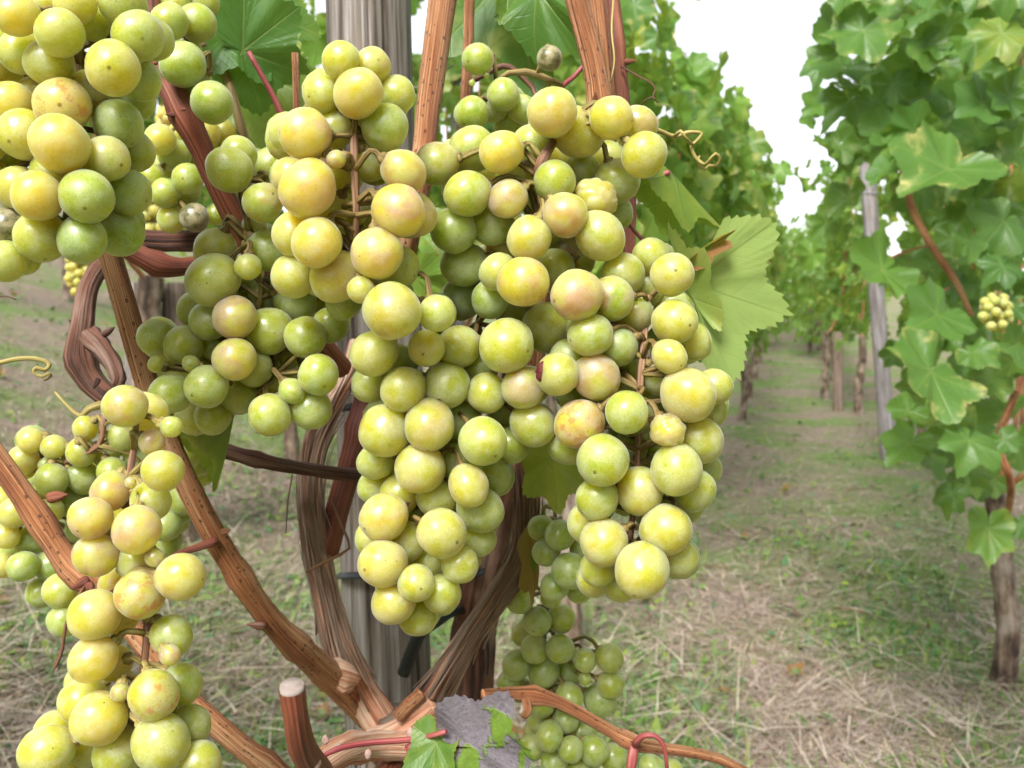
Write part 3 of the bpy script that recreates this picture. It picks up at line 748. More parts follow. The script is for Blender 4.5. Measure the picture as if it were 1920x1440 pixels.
BUNCH['I'] = bunch('low hanging bluish green bunch above the grass, behind the right arm and orange shoot', '''
1007 1165 26 .22 0 0,1052 1160 26 .38 0 0,1050 1216 26 .28 0 0,1003 1217 26 .34 0 0,1097 1238 21 .34 0 0,1143 1234 26 .4 0 0,970 1247 26 .22 0 0,1020 1260 28 .2 0 0,1065 1260 26 .2 0 0
1145 1283 24 .34 0 0,957 1280 24 .18 0 1,1067 1308 25 .2 0 0,1125 1313 28 .2 0 0,1015 1320 25 .22 0 1,1097 1273 12 .3 0 0,1030 1380 26 .2 0 0,1070 1405 23 .22 0 0,1113 1407 27 .18 0 0
1090 1373 26 .18 0 1,1040 1427 26 .18 0 1,1083 1437 23 .18 0 1,985 1190 23 .5 0 1,1033 1120 19 .3 0 0,1000 1400 25 .22 0 1,1010 1350 22 .5 0 1,975 1125 25 .25 0 0,1060 1350 24 .2 0 1
1222 1438 22 .18 0 1,1258 1444 20 .4 0 1,1150 1420 25 .2 0 1,1045 1470 26 .2 0 1,1110 1470 26 .2 0 1''',
    .405, [(1035, 1085, .02, 7), (1028, 1140, .014, 8), (1040, 1200, .012, 8), (1060, 1290, .014, 7), (1060, 1420, .016, 5)], fill=.6, green_fill=.2)

# torn grape: the dark wound of the split berry in the central bunch
tw = min((c for c in BUNCH['D'].children if c.name.startswith('grape')), key=lambda c: (lambda v: math.hypot(960 + F * v.dot(RT) / v.dot(FWD) - 1045, 720 - F * v.dot(UP) / v.dot(FWD) - 702) + 400 * v.dot(FWD))(c.location + BUNCH['D'].location - CAM))
tc_, tr_ = tw.location.copy(), tw.scale[0]; wdir = (-RT * .86 - FWD * .48 + UP * .12).normalized()
wx = wdir.cross(UP).normalized(); wy = wx.cross(wdir); V_, F_ = [tc_ + wdir * tr_ * 1.03], []
for ri, q_ in enumerate((.16, .32, .46)):
    for k in range(18):
        a = 2 * math.pi * k / 18; q2_ = q_ * (1 + .3 * mnoise.noise(Vector((math.cos(a) * 1.6, math.sin(a) * 1.6, 2.))))
        d_ = (wdir + wx * (math.cos(a) * q2_ * .62) + wy * (math.sin(a) * q2_ * 1.15)).normalized()
        V_.append(tc_ + d_ * tr_ * (1.045 + .07 * mnoise.noise(d_ * 9) if ri < 2 else .995))
for k in range(18): F_.append((0, 1 + k, 1 + (k + 1) % 18))
for ri in range(2):
    for k in range(18): F_.append((1 + ri * 18 + k, 19 + ri * 18 + k, 19 + ri * 18 + (k + 1) % 18, 1 + ri * 18 + (k + 1) % 18))
tag(link('wound', mesh_from('wound', V_, F_, MDARK), BUNCH['D']), 'dark red torn wound in the skin of one grape')


# ---------------------------------------------------------------- main vine
VO = Vector((at(760, 1380, .43).x, at(760, 1380, .43).y, 0)); VO.z = ground_z(VO.x, VO.y)
vine = thing('grapevine', 'old grapevine tied to the weathered post, with peeling arms and bare reddish canes', 'grapevine', VO)


def cane(name, L, mat, rough=.05, nodes=None, seg=28, freq=90, ridges=7, step=.005, parent=None, flat=1.0):
    P, Rr = pxpath(L); tb = TB(); tb.tube(P, Rr, seg, step, rough=rough, nodes=nodes, freq=freq, ridges=ridges, seed=random.random() * 9, flat=flat)
    return tb.build(name, mat, parent or vine, VO)


def bud(px, py, d, sx, ang, mat=MTEND):
    """small pointed bud/knuckle at a node"""
    B = at(px, py, d); dv = (RT * math.cos(ang) - UP * math.sin(ang)) * (sx * d / F) - FWD * .001
    B = B - dv * .75; dv = dv * 1.5
    tb = TB(); tb.tube([B, B + dv * .35, B + dv * .7, B + dv], [dv.length * .26, dv.length * .27, dv.length * .16, dv.length * .03], 8, .0008, rough=.2, freq=500)
    tb.build('bud', mat, vine, VO)


# old head and trunk going down to the soil
hx = at(760, 1385, .43)
tb = TB(); tb.tube([hx + Vector((0, 0, .012)), hx - Vector((0, 0, .02)), hx + Vector((.012, .01, -.12)), hx + Vector((.03, .02, -.28)), Vector((hx.x + .035, hx.y + .03, ground_z(hx.x + .035, hx.y + .03) - .03))],
               [.013, .018, .017, .019, .026], 28, .006, rough=.22, freq=45, ridges=4)
tb.build('trunk', MTR, vine, VO)
# twin heart-shaped arms
armL = [(668, 640, .455, 26), (655, 700, .45, 34), (618, 770, .44, 42), (590, 840, .43, 44), (582, 930, .425, 46), (596, 1040, .42, 52), (616, 1130, .42, 52), (642, 1225, .42, 58), (680, 1300, .425, 60), (728, 1378, .43, 70)]
armR = [(990, 780, .41, 36), (988, 860, .405, 40), (990, 960, .40, 44), (974, 1045, .40, 44), (937, 1112, .40, 46), (880, 1195, .405, 46), (838, 1262, .41, 50), (795, 1330, .42, 58), (755, 1390, .43, 72)]
aL = cane('arm', armL, MBK, .16, seg=40, freq=60, ridges=6, step=.003)
aR = cane('arm', armR, MBK, .16, seg=40, freq=60, ridges=6, step=.003)
tag(aL, 'peeling left arm, fibrous bark in long strips'); tag(aR, 'peeling right arm joining the head low down')
rb = random.Random(21)


def strips(L, parent, n, seed):
    rb = random.Random(seed); P, Rr = pxpath(L); P, Rr = catmull(P, Rr, .005); m = len(P)
    for i in range(n):
        ln = rb.randint(8, 26); ln = min(ln, m - 8); a = rb.randint(2, m - ln - 3); th = rb.uniform(-1.35, 1.35); w = rb.uniform(.0006, .0021)
        pts, ww = [], []
        lift0, lift1 = rb.choice((0, 0, .002, .004)), rb.choice((0, 0, .003, .005))
        for k in range(0, ln, 2):
            t = k / ln; i0 = a + k; T = (P[i0 + 1] - P[i0 - 1]).normalized()
            n0 = (-FWD + T * FWD.dot(T)).normalized(); b0 = T.cross(n0)
            th2 = th + .25 * math.sin(3 * t + i)
            dv = n0 * math.cos(th2) + b0 * math.sin(th2)
            e = Rr[i0] * 1.0 + lift0 * max(0, .3 - t) / .3 + lift1 * max(0, t - .7) / .3
            pts.append(P[i0] + dv * e); ww.append(w * (1 - .75 * abs(2 * t - 1) ** 2))
        tb = TB(); tb.tube(pts, ww, 6, .003, flat=.28)
        o = tb.build('bark_strip', MSTRIP if rb.random() < .75 else MBK, vine, VO)
    return


strips(armL, aL, 60, 3); strips(armR, aR, 46, 4)

C1 = cane('cane', [(188, 380, .325, 38), (205, 470, .325, 42), (245, 610, .33, 44), (290, 765, .335, 44), (345, 895, .34, 44), (402, 1005, .35, 46), (462, 1100, .36, 44), (510, 1165, .37, 46), (560, 1215, .382, 48), (612, 1262, .402, 56), (650, 1300, .420, 54), (690, 1350, .432, 40)], MC, .05, nodes=[.145, .186], freq=70)
cane('knot', [(590, 1252, .408, 30), (612, 1262, .406, 58), (636, 1268, .408, 62), (660, 1275, .412, 40)], MBK, .45, freq=220, ridges=5, step=.002)
C2 = cane('cane', [(275, -60, .335, 44), (280, 10, .335, 44), (297, 117, .335, 44), (345, 213, .335, 50), (380, 283, .34, 44), (410, 350, .345, 44), (467, 457, .355, 46), (540, 570, .37, 44), (640, 690, .42, 40)], MCR, .06, nodes=[.055], freq=70)
C3 = cane('cane', [(-60, 790, .335, 42), (0, 868, .335, 44), (62, 957, .335, 45), (132, 1062, .335, 48), (200, 1118, .335, 42), (280, 1222, .335, 40), (335, 1295, .335, 40), (390, 1345, .335, 42), (450, 1398, .335, 42), (520, 1450, .335, 44), (600, 1520, .34, 46), (700, 1600, .38, 50)], MC, .05, nodes=[.042, .066, .16], freq=70)
C4 = cane('cane', [(842, -80, .385, 56), (830, 0, .385, 53), (818, 90, .385, 50), (803, 200, .385, 46), (795, 285, .385, 44), (775, 400, .39, 44), (740, 560, .41, 42), (700, 740, .43, 42)], MC, .05, nodes=[.085], freq=70)
C5 = cane('cane', [(882, -60, .43, 20), (880, 0, .43, 20), (878, 90, .43, 20), (873, 185, .43, 20), (868, 330, .435, 20), (880, 520, .44, 22)], MC, .05)
C6 = cane('cane', [(1062, -70, .345, 40), (1080, 0, .345, 40), (1107, 100, .345, 42), (1123, 187, .345, 44), (1120, 280, .35, 40), (1070, 400, .37, 38), (1010, 600, .40, 38), (992, 800, .405, 38)], MC, .05, nodes=[.055])
C7 = cane('cane', [(1108, -70, .37, 36), (1120, 0, .37, 35), (1133, 120, .37, 33), (1140, 260, .375, 32), (1110, 420, .385, 30)], MC, .05)
C8 = cane('cane', [(1140, -60, .40, 27), (1153, 37, .40, 27), (1167, 187, .40, 28), (1178, 330, .40, 26), (1180, 433, .40, 24), (1170, 560, .40, 24), (1080, 780, .41, 26), (1000, 900, .41, 28)], MCR, .06, nodes=[.03])
C9 = cane('cane', [(692, 700, .44, 44), (680, 780, .435, 46), (655, 875, .43, 46), (632, 960, .425, 44), (612, 1040, .42, 44)], MCR, .05, nodes=[.025], freq=60)
old = cane('cane', [(420, 448, .40, 34), (380, 452, .40, 38), (310, 452, .40, 40), (255, 452, .395, 36), (205, 482, .39, 34), (168, 535, .385, 36), (154, 610, .38, 44), (150, 665, .38, 50), (172, 715, .38, 48), (225, 760, .38, 42), (300, 800, .385, 40), (370, 826, .39, 40), (440, 850, .395, 30), (530, 872, .40, 26), (640, 888, .41, 26), (720, 892, .44, 24)], MOLD, .14, nodes=[.094, .175], freq=90, ridges=5, seg=24, step=.003)
tag(old, 'old dark bent cane looping down and back to the post')
cane('cane', [(205, 455, .365, 30), (245, 470, .37, 38), (295, 495, .375, 42), (340, 500, .38, 34), (400, 490, .39, 30)], MCR, .07, nodes=[.02])
cane('stub', [(168, 630, .378, 40), (195, 658, .374, 34), (212, 685, .372, 30), (222, 712, .37, 26), (216, 722, .37, 22)], MOLD, .3, freq=160, ridges=5, seg=20, step=.002)
bud(140, 612, .378, 20, -2.2, MOLD); bud(205, 620, .374, 18, -.5, MOLD); bud(180, 720, .37, 14, 1.9, MOLD)
# side twigs and dry shoots
cane('shoot', [(225, 752, .372, 14), (186, 760, .368, 15), (165, 768, .366, 13), (150, 780, .366, 8), (128, 762, .366, 6), (103, 735, .366, 4)], MTEN, .12, freq=300)
cane('shoot', [(405, 1015, .345, 20), (385, 1022, .342, 15), (345, 1035, .338, 13), (315, 1050, .33, 12), (300, 1068, .32, 9), (268, 1085, .288, 9), (222, 1105, .262, 10), (200, 1115, .258, 9)], MCR, .12, freq=200)
bud(480, 1172, .362, 22, 3.3); bud(150, 1095, .328, 22, 2.6, MCR); bud(110, 930, .33, 26, -.2, MCR); bud(170, 1108, .325, 20, 1.2, MCR); bud(425, 995, .342, 12, -.3, MC); bud(605, 1258, .40, 24, 2.7, MC)
bud(1116, 180, .34, 10, -1.5, MC); bud(1182, 115, .395, 14, 0, MCR); bud(320, 215, .33, 12, 3.0, MCR); bud(345, 205, .325, 8, .2, MCR)
cane('dry_tendril', [(158, 1100, .322, 5), (140, 1130, .318, 6), (124, 1170, .316, 6), (117, 1215, .316, 7), (108, 1240, .316, 8), (98, 1262, .316, 2)], MTEND, .1, seg=8, step=.003)
cane('shoot', [(553, 100, .375, 13), (555, 150, .375, 13), (557, 215, .376, 14), (560, 300, .38, 14), (565, 420, .40, 14)], MC, .05)
cane('petiole', [(466, 97, .368, 10), (490, 140, .37, 10), (512, 180, .372, 11), (530, 222, .374, 13), (560, 300, .38, 13)], MPET, .05, seg=10)
cane('shoot', [(405, 60, .41, 18), (413, 110, .40, 18), (432, 165, .395, 17), (450, 230, .392, 19), (470, 300, .395, 20), (500, 380, .40, 20)], MST, .08, nodes=[.022])
cane('petiole', [(290, 118, .327, 10), (335, 100, .335, 9), (383, 84, .36, 8)], MPET, .05, seg=10)
cane('petiole', [(1160, 390, .345, 7), (1178, 418, .34, 7), (1205, 450, .335, 7), (1250, 478, .33, 8)], MPET, .03, seg=10)
cane('petiole', [(1185, 345, .36, 14), (1215, 337, .355, 11), (1255, 323, .35, 10)], MPET, .08, seg=10)
cane('petiole', [(1225, 340, .356, 4), (1242, 352, .355, 4), (1262, 354, .355, 5)], MPET, .05, seg=8)
cane('shoot', [(1100, 115, .385, 9), (1075, 145, .385, 9), (1050, 165, .38, 10), (1030, 200, .38, 9)], MPET, .08, seg=10)
cane('shoot', [(890, 150, .40, 11), (930, 128, .40, 11), (955, 125, .40, 11), (985, 150, .40, 10), (1005, 180, .40, 9), (990, 240, .39, 12), (965, 290, .38, 14)], MTEND, .15, seg=10, freq=250)
cane('tendril', [(1195, 232, .31, 7), (1235, 245, .315, 9), (1265, 256, .318, 9), (1290, 248, .318, 8), (1316, 250, .318, 6), (1305, 265, .318, 6), (1296, 275, .318, 6), (1302, 292, .318, 7), (1312, 303, .318, 7), (1322, 308, .316, 6), (1330, 300, .314, 6), (1342, 288, .313, 6), (1350, 298, .314, 6), (1343, 311, .316, 6), (1330, 310, .318, 5), (1320, 318, .319, 5), (1308, 305, .32, 5), (1312, 292, .321, 4)], MTEN, .06, seg=10, step=.0015)
cane('tendril', [(1265, 256, .316, 7), (1276, 246, .313, 7), (1284, 256, .313, 6), (1293, 266, .315, 5), (1300, 272, .318, 5)], MTEN, .06, seg=8, step=.0015)
cane('dry_tendril', [(1165, 125, .395, 5), (1195, 142, .39, 4), (1220, 155, .388, 3.5), (1229, 168, .388, 3), (1224, 180, .388, 3), (1233, 192, .388, 3), (1222, 182, .386, 2.5), (1205, 192, .388, 2.5), (1200, 204, .39, 2)], MTEND, .05, seg=8, step=.002)
cane('dry_tendril', [(1150, 0, .37, 4), (1147, 60, .365, 4), (1152, 110, .362, 3.5), (1146, 150, .36, 3)], MTEN, .05, seg=8, step=.003)
cane('tendril', [(-40, 690, .30, 9), (0, 680, .30, 9), (35, 673, .30, 9), (62, 672, .30, 9), (82, 676, .30, 8), (93, 684, .30, 8), (84, 694, .299, 8), (68, 690, .298, 8), (64, 698, .298, 7), (78, 706, .298, 6), (92, 700, .298, 6), (95, 706, .299, 5), (84, 713, .3, 4), (80, 704, .301, 3)], MTEN, .1, seg=10, step=.0015)
cane('dry_stick', [(575, 1072, .40, 5), (612, 1052, .395, 6), (655, 1028, .39, 6), (642, 990, .395, 5), (620, 935, .40, 4)], MC, .05, seg=8)
cane('dry_stick', [(1000, 1022, .385, 7), (1030, 1042, .378, 8), (1068, 1070, .37, 8)], MC, .05, seg=8)
cane('dry_tendril', [(0, 556, .30, 3), (14, 556, .30, 3), (30, 562, .30, 2)], MTEND, .05, seg=6)
cane('dry_tendril', [(548, 890, .42, 3), (540, 940, .42, 2.5), (536, 1000, .42, 2)], MTEND, .05, seg=6)
# right-hand shoot low down
cane('cane', [(905, 1302, .33, 20), (965, 1300, .335, 25), (1000, 1304, .335, 34), (1045, 1316, .335, 24), (1100, 1345, .335, 23), (1150, 1374, .335, 23), (1190, 1394, .335, 30), (1235, 1402, .335, 22), (1290, 1410, .335, 21), (1345, 1422, .335, 19), (1400, 1448, .335, 17)], MC, .07, nodes=[.02, .055], freq=120)
cane('tendril', [(1190, 1396, .33, 14), (1205, 1380, .326, 12), (1228, 1380, .325, 10), (1245, 1400, .325, 8), (1252, 1450, .325, 7)], MPET, .08, seg=12)
cane('stub', [(1190, 1395, .332, 16), (1186, 1420, .33, 20), (1182, 1450, .33, 18)], MPET, .12, seg=12)
cane('stub', [(985, 1310, .332, 16), (990, 1330, .33, 18), (982, 1345, .33, 12)], MC, .12, seg=12)
# knuckles of the head, cut spur close to the lens
cane('spur', [(700, 1395, .42, 60), (735, 1385, .41, 62), (775, 1360, .405, 54), (815, 1325, .405, 48)], MBK, .2, seg=24, freq=90, ridges=4, step=.003)
cane('spur', [(745, 1345, .40, 24), (765, 1322, .40, 25), (790, 1300, .40, 22)], MC, .15, seg=16, freq=200)
cane('spur', [(580, 1450, .36, 60), (640, 1410, .37, 56), (700, 1398, .39, 52), (770, 1400, .40, 54)], MBK, .25, seg=24, freq=120, ridges=4, step=.003)
tbs = TB(); P_, R_ = pxpath([(548, 1292, .225, 48), (556, 1350, .228, 47), (566, 1400, .235, 52), (590, 1440, .25, 56), (620, 1480, .28, 60), (690, 1500, .36, 62), (740, 1440, .41, 60)])
tbs.tube(P_, R_, 20, .004, rough=.07, freq=100, cap=False); spur = tbs.build('spur', MCR, vine, VO); tag(spur, 'short red spur with a clean white pruning cut')
cutm = TB(); axis_ = (P_[1] - P_[0]).normalized(); cutm.tube([P_[0] - axis_ * .0012, P_[0], P_[0] + axis_ * .0012], [R_[0] * .93, R_[0] * .985, R_[0] * .98], 20, .001, smooth=False, capb=-.06)
cutm.build('cut_face', MCUT, spur, VO)
cane('petiole', [(600, 1420, .27, 9), (640, 1402, .27, 11), (700, 1392, .265, 11), (780, 1386, .26, 12), (835, 1372, .25, 10)], MPET, .05, seg=12)
cane('stub', [(770, 1395, .30, 26), (778, 1420, .30, 28), (780, 1470, .30, 26)], MPET, .15, seg=14)
for (bx, by, bd, bs) in ((590, 1425, .24, 26), (690, 1412, .34, 14), (635, 1398, .33, 10), (770, 1372, .36, 16), (610, 1385, .32, 14)):
    B = at(bx, by, bd); r = bs * .5 * bd / F; t_ = TB(); t_.tube([B - UP * r * 1.6, B - UP * r * .4, B + UP * r * .5, B + UP * r * 1.1], [r * .5, r, r * .8, r * .15], 12, .001, rough=.2, freq=500)
    t_.build('bud', MBUD, vine, VO)


# hero leaves of the main vine
H1 = leaf_mesh('leaf_right', 101, MPALE, 221, teeth=40, cup=.04, wave=.025, droop=.04, half=(-78, 118))
H1b = leaf_mesh('leaf_right_fold', 104, MPALE, 161, teeth=34, cup=.2, wave=.05, fold=.3)
HT = leaf_mesh('leaf_dry_tip', 109, MDEAD, 91, teeth=21, cup=.2, wave=.06, fold=.3)
H2 = leaf_mesh('leaf_top', 102, MLH, 221, teeth=44, cup=-.1, wave=.09, fold=.12, droop=.2)
H3 = leaf_mesh('leaf_under', 103, MLH, 221, teeth=44, cup=.12, wave=.04, fold=.1)
H4 = leaf_mesh('leaf_edge', 105, MLH, 161, teeth=40, cup=.1, wave=.05, fold=.8)
H5 = leaf_mesh('leaf_hang', 106, MLH, 161, teeth=36, cup=.2, wave=.08, fold=1.1)
H6 = leaf_mesh('leaf_bottom', 107, MFELT, 221, teeth=44, cup=.28, wave=.10, fold=-.1)
HD = leaf_mesh('leaf_dead', 108, MDEAD, 113, teeth=37, cup=.7, wave=.2, fold=.9, droop=-.3)

lf = px_leaf(vine, VO, H1, (1296, 532, .325), (1470, 590, .335), R(-6), (.28, 1.0, .22, .0), .95); tag(lf, 'pale yellow-green leaf with browned toothed edge')
lf = px_leaf(vine, VO, H1b, (1300, 560, .323), (1254, 434, .318), R(15), (.45, 1, .30, .3), .28)
lf = px_leaf(vine, VO, H2, (455, 95, .395), (570, 140, .40), R(15), (.08, .18, .10, 0), 1.2); tag(lf, 'dark green leaf beside the post')
px_leaf(vine, VO, H2, (440, 60, .40), (400, 115, .385), R(-25), (.12, .25, .12, 0), 1.15)
px_leaf(vine, VO, H3, (460, 130, .43), (520, 290, .43), R(-10), (.38, .55, .05, .3), .85)
px_leaf(vine, VO, H2, (470, 20, .43), (560, -60, .44), R(10), (.2, .3, .3, 0), 1.2)
lf = px_leaf(vine, VO, H3, (960, -60, .455), (1000, 165, .44), R(8), (.16, .10, .05, .35), .78); tag(lf, 'dark leaf seen from below with yellow spots')
px_leaf(vine, VO, H2, (1010, -20, .42), (1085, 100, .405), R(35), (.15, .35, .08, .1), .75)
px_leaf(vine, VO, H3, (955, -70, .43), (950, 40, .425), R(-20), (.35, .55, .1, .3), .9)
px_leaf(vine, VO, H4, (1262, 325, .355), (1342, 420, .36), R(60), (.50, .9, .12, .1), .26)
px_leaf(vine, VO, H5, (446, 740, .36), (420, 905, .355), R(25), (.62, .85, .12, .3), .30)
lf = px_leaf(vine, VO, H3, (1035, 862, .345), (1046, 956, .345), R(5), (.80, .9, .42, .2), .80); tag(lf, 'yellowing leaf with red-brown upper edge')
px_leaf(vine, VO, H2, (780, 520, .40), (845, 540, .39), R(30), (.4, .9, .05, 0), .8)
px_leaf(vine, VO, H3, (790, 440, .42), (840, 495, .41), R(-20), (.35, .85, .05, 0), .9)
lf = px_leaf(vine, VO, H6, (888, 1402, .250), (1012, 1404, .242), R(-6), (.4, .5, .1, .2), .95); tag(lf, 'leaf turned grey-mauve by mildew with green left along the veins')
px_leaf(vine, VO, H3, (818, 1392, .255), (800, 1490, .25), R(20), (.30, .5, .5, .2), .7)
lf = px_leaf(vine, VO, HT, (1003, 1045, .375), (1003, 1138, .37), R(20), (.2, .1, 2.6, 1), .26); tag(lf, 'curled dead rust-brown leaf')
lf = px_leaf(vine, VO, HT, (1308, 474, .3215), (1370, 430, .326), R(25), (.2, .1, 2.2, 1), .22); tag(lf, 'dried red tip')
px_leaf(vine, VO, H2, (1030, 845, .40), (1075, 875, .39), R(10), (.15, .5, 0, 0), .9)


# ---------------------------------------------------------------- wooden posts, ties
def post(label, base, top, r0, r1, mat, cracks=(), seg=64, step=.02, group=None, ends=.004):
    base = Vector(base); top = Vector(top); n = max(4, int((top - base).length / step)); ax = (top - base).normalized()
    a0 = (FWD - ax * FWD.dot(ax)).normalized(); b0 = ax.cross(a0); V, Fs, U = [], [], []
    for i in range(n + 1):
        t = i / n; c = base + (top - base) * t; r = r0 + (r1 - r0) * t; z = t * (top - base).length
        for k in range(seg):
            a = 2 * math.pi * k / seg; q = 1 + .035 * mnoise.noise(Vector((math.cos(a) * 1.3, math.sin(a) * 1.3, z * 2 + r0 * 99)))
            q += .02 * mnoise.noise(Vector((math.cos(a) * 6, math.sin(a) * 6, z * 3)))
            for (ca, cz0, cz1, dp) in cracks:
                wob = ca + .05 * mnoise.noise(Vector((z * 7, ca, 0)))
                d_ = abs((a - wob + math.pi) % (2 * math.pi) - math.pi)
                if d_ < 2.4 * math.pi / seg and cz0 < z < cz1: q -= dp * 1.8 * min(1, (z - cz0) / .05, (cz1 - z) / .05)
            V.append(c + (a0 * math.cos(a) + b0 * math.sin(a)) * (r * q) - base)
    for i in range(n):
        z0, z1 = i / n * (top - base).length, (i + 1) / n * (top - base).length
        for k in range(seg):
            k2 = (k + 1) % seg
            Fs.append((i * seg + k, i * seg + k2, (i + 1) * seg + k2, (i + 1) * seg + k)); u0, u1 = k / seg, (k + 1) / seg
            U += [(u0, z0), (u1, z0), (u1, z1), (u0, z1)]
    ci = len(V); V.append(top - base + ax * ends)
    for k in range(seg):
        Fs.append((n * seg + k, n * seg + (k + 1) % seg, ci)); U += [(k / seg, 5), (k / seg, 5.02), (.5, 5)]
    o = link('wooden_post', mesh_from('wooden_post', V, Fs, mat, U), None, base)
    return tag(o, label, 'post', group)


pb = at(728, 1300, .525); pt = at(691, 0, .515); axp = (pt - pb) / (pt.z - pb.z)
gz = ground_z(pb.x, pb.y); p_base = pb + axp * (gz - .06 - pb.z); p_top = pt + axp * .55
post('thick weathered grey post behind the central bunch', p_base, p_top, .0262, .0205, MPOST,
     [(math.pi + .14, 0, .62, .10), (math.pi - .28, 0, .60, .07), (math.pi - .72, 0, .58, .07), (math.pi + .62, .1, .5, .05), (math.pi + .10, .86, 1.6, .10), (math.pi - .4, .9, 1.4, .06), (math.pi + .5, .8, 1.2, .05)], seg=160, step=.012)

# old trunk of the neighbouring vine, dark, beside the post
tr2 = thing('grapevine', 'dark old trunk standing close beside the thick weathered post', 'grapevine', Vector((at(885, 1250, .50).x, at(885, 1250, .50).y, 0)))
tr2.location.z = ground_z(tr2.location.x, tr2.location.y)
o2 = tr2.location.copy(); tb = TB()
P_, R_ = pxpath([(955, 850, .475, 64), (930, 960, .485, 74), (905, 1080, .492, 78), (888, 1180, .498, 74), (880, 1290, .505, 76)])
tb.tube(P_ + [P_[-1] + Vector((-.005, .01, -.15)), Vector((P_[-1].x - .005, P_[-1].y + .02, ground_z(P_[-1].x, P_[-1].y) - .03))], R_ + [.012, .02], 28, .005, rough=.3, freq=60, ridges=4)
tb.build('trunk', MOLD, tr2, o2)
tb = TB(); P_, R_ = pxpath([(955, 850, .475, 50), (985, 760, .46, 34), (1010, 650, .45, 28), (1000, 560, .45, 22)]); tb.tube(P_, R_, 14, .006, rough=.2, freq=60); tb.build('arm', MOLD, tr2, o2)


def tie(label, L, flat=.35, name='rubber_tie'):
    P, Rr = pxpath(L); tb = TB(); tb.tube(P, Rr, 14, .004, flat=flat); o = tb.build(name, MRUB, None, P[0]); o.location = P[0]
    return tag(o, label, 'tie')


tie('black rubber band round the post below the central bunch tip', [(634, 1079, .535, 20), (650, 1079, .502, 20), (690, 1078, .494, 20), (740, 1078, .492, 20), (800, 1078, .496, 20), (850, 1077, .50, 20), (905, 1073, .47, 18)])
tie('broad black band across the post beside the left peeling arm', [(612, 772, .455, 34), (640, 766, .485, 36), (690, 758, .49, 36), (760, 756, .49, 34), (800, 758, .515, 30)])
tie('loose end of black rubber hose hanging against the post', [(872, 1142, .49, 14), (845, 1150, .478, 16), (822, 1165, .47, 18), (800, 1178, .47, 22), (786, 1190, .472, 25), (770, 1228, .476, 26), (757, 1262, .48, 26)], flat=1.0)
tie('thin black cord hanging from the dark trunk', [(905, 1150, .49, 5), (912, 1190, .49, 6), (916, 1230, .49, 6), (914, 1265, .492, 5)], flat=1.0)
wt = TB(); P_, R_ = pxpath([(752, 170, .50, 2.5), (790, 160, .44, 2.5), (835, 132, .40, 2.5), (850, 122, .39, 2.5)]); wt.tube(P_, R_, 6, .01)
w_ = wt.build('tie_wire', MWIRE, None, P_[0]); w_.location = P_[0]; tag(w_, 'thin wire from the weathered post to the striped upright cane', 'wire')


# ---------------------------------------------------------------- background rows
def ground_from_px(px, py):
    """where the sight line meets the soil"""
    d = .6
    while d < 40:
        p = at(px, py, d)
        if p.z <= ground_z(p.x, p.y): return p
        d += .01
    return at(px, py, 40)


ROW = Vector((.285, 1, 0)).normalized(); ROWN = Vector((ROW.y, -ROW.x, 0))


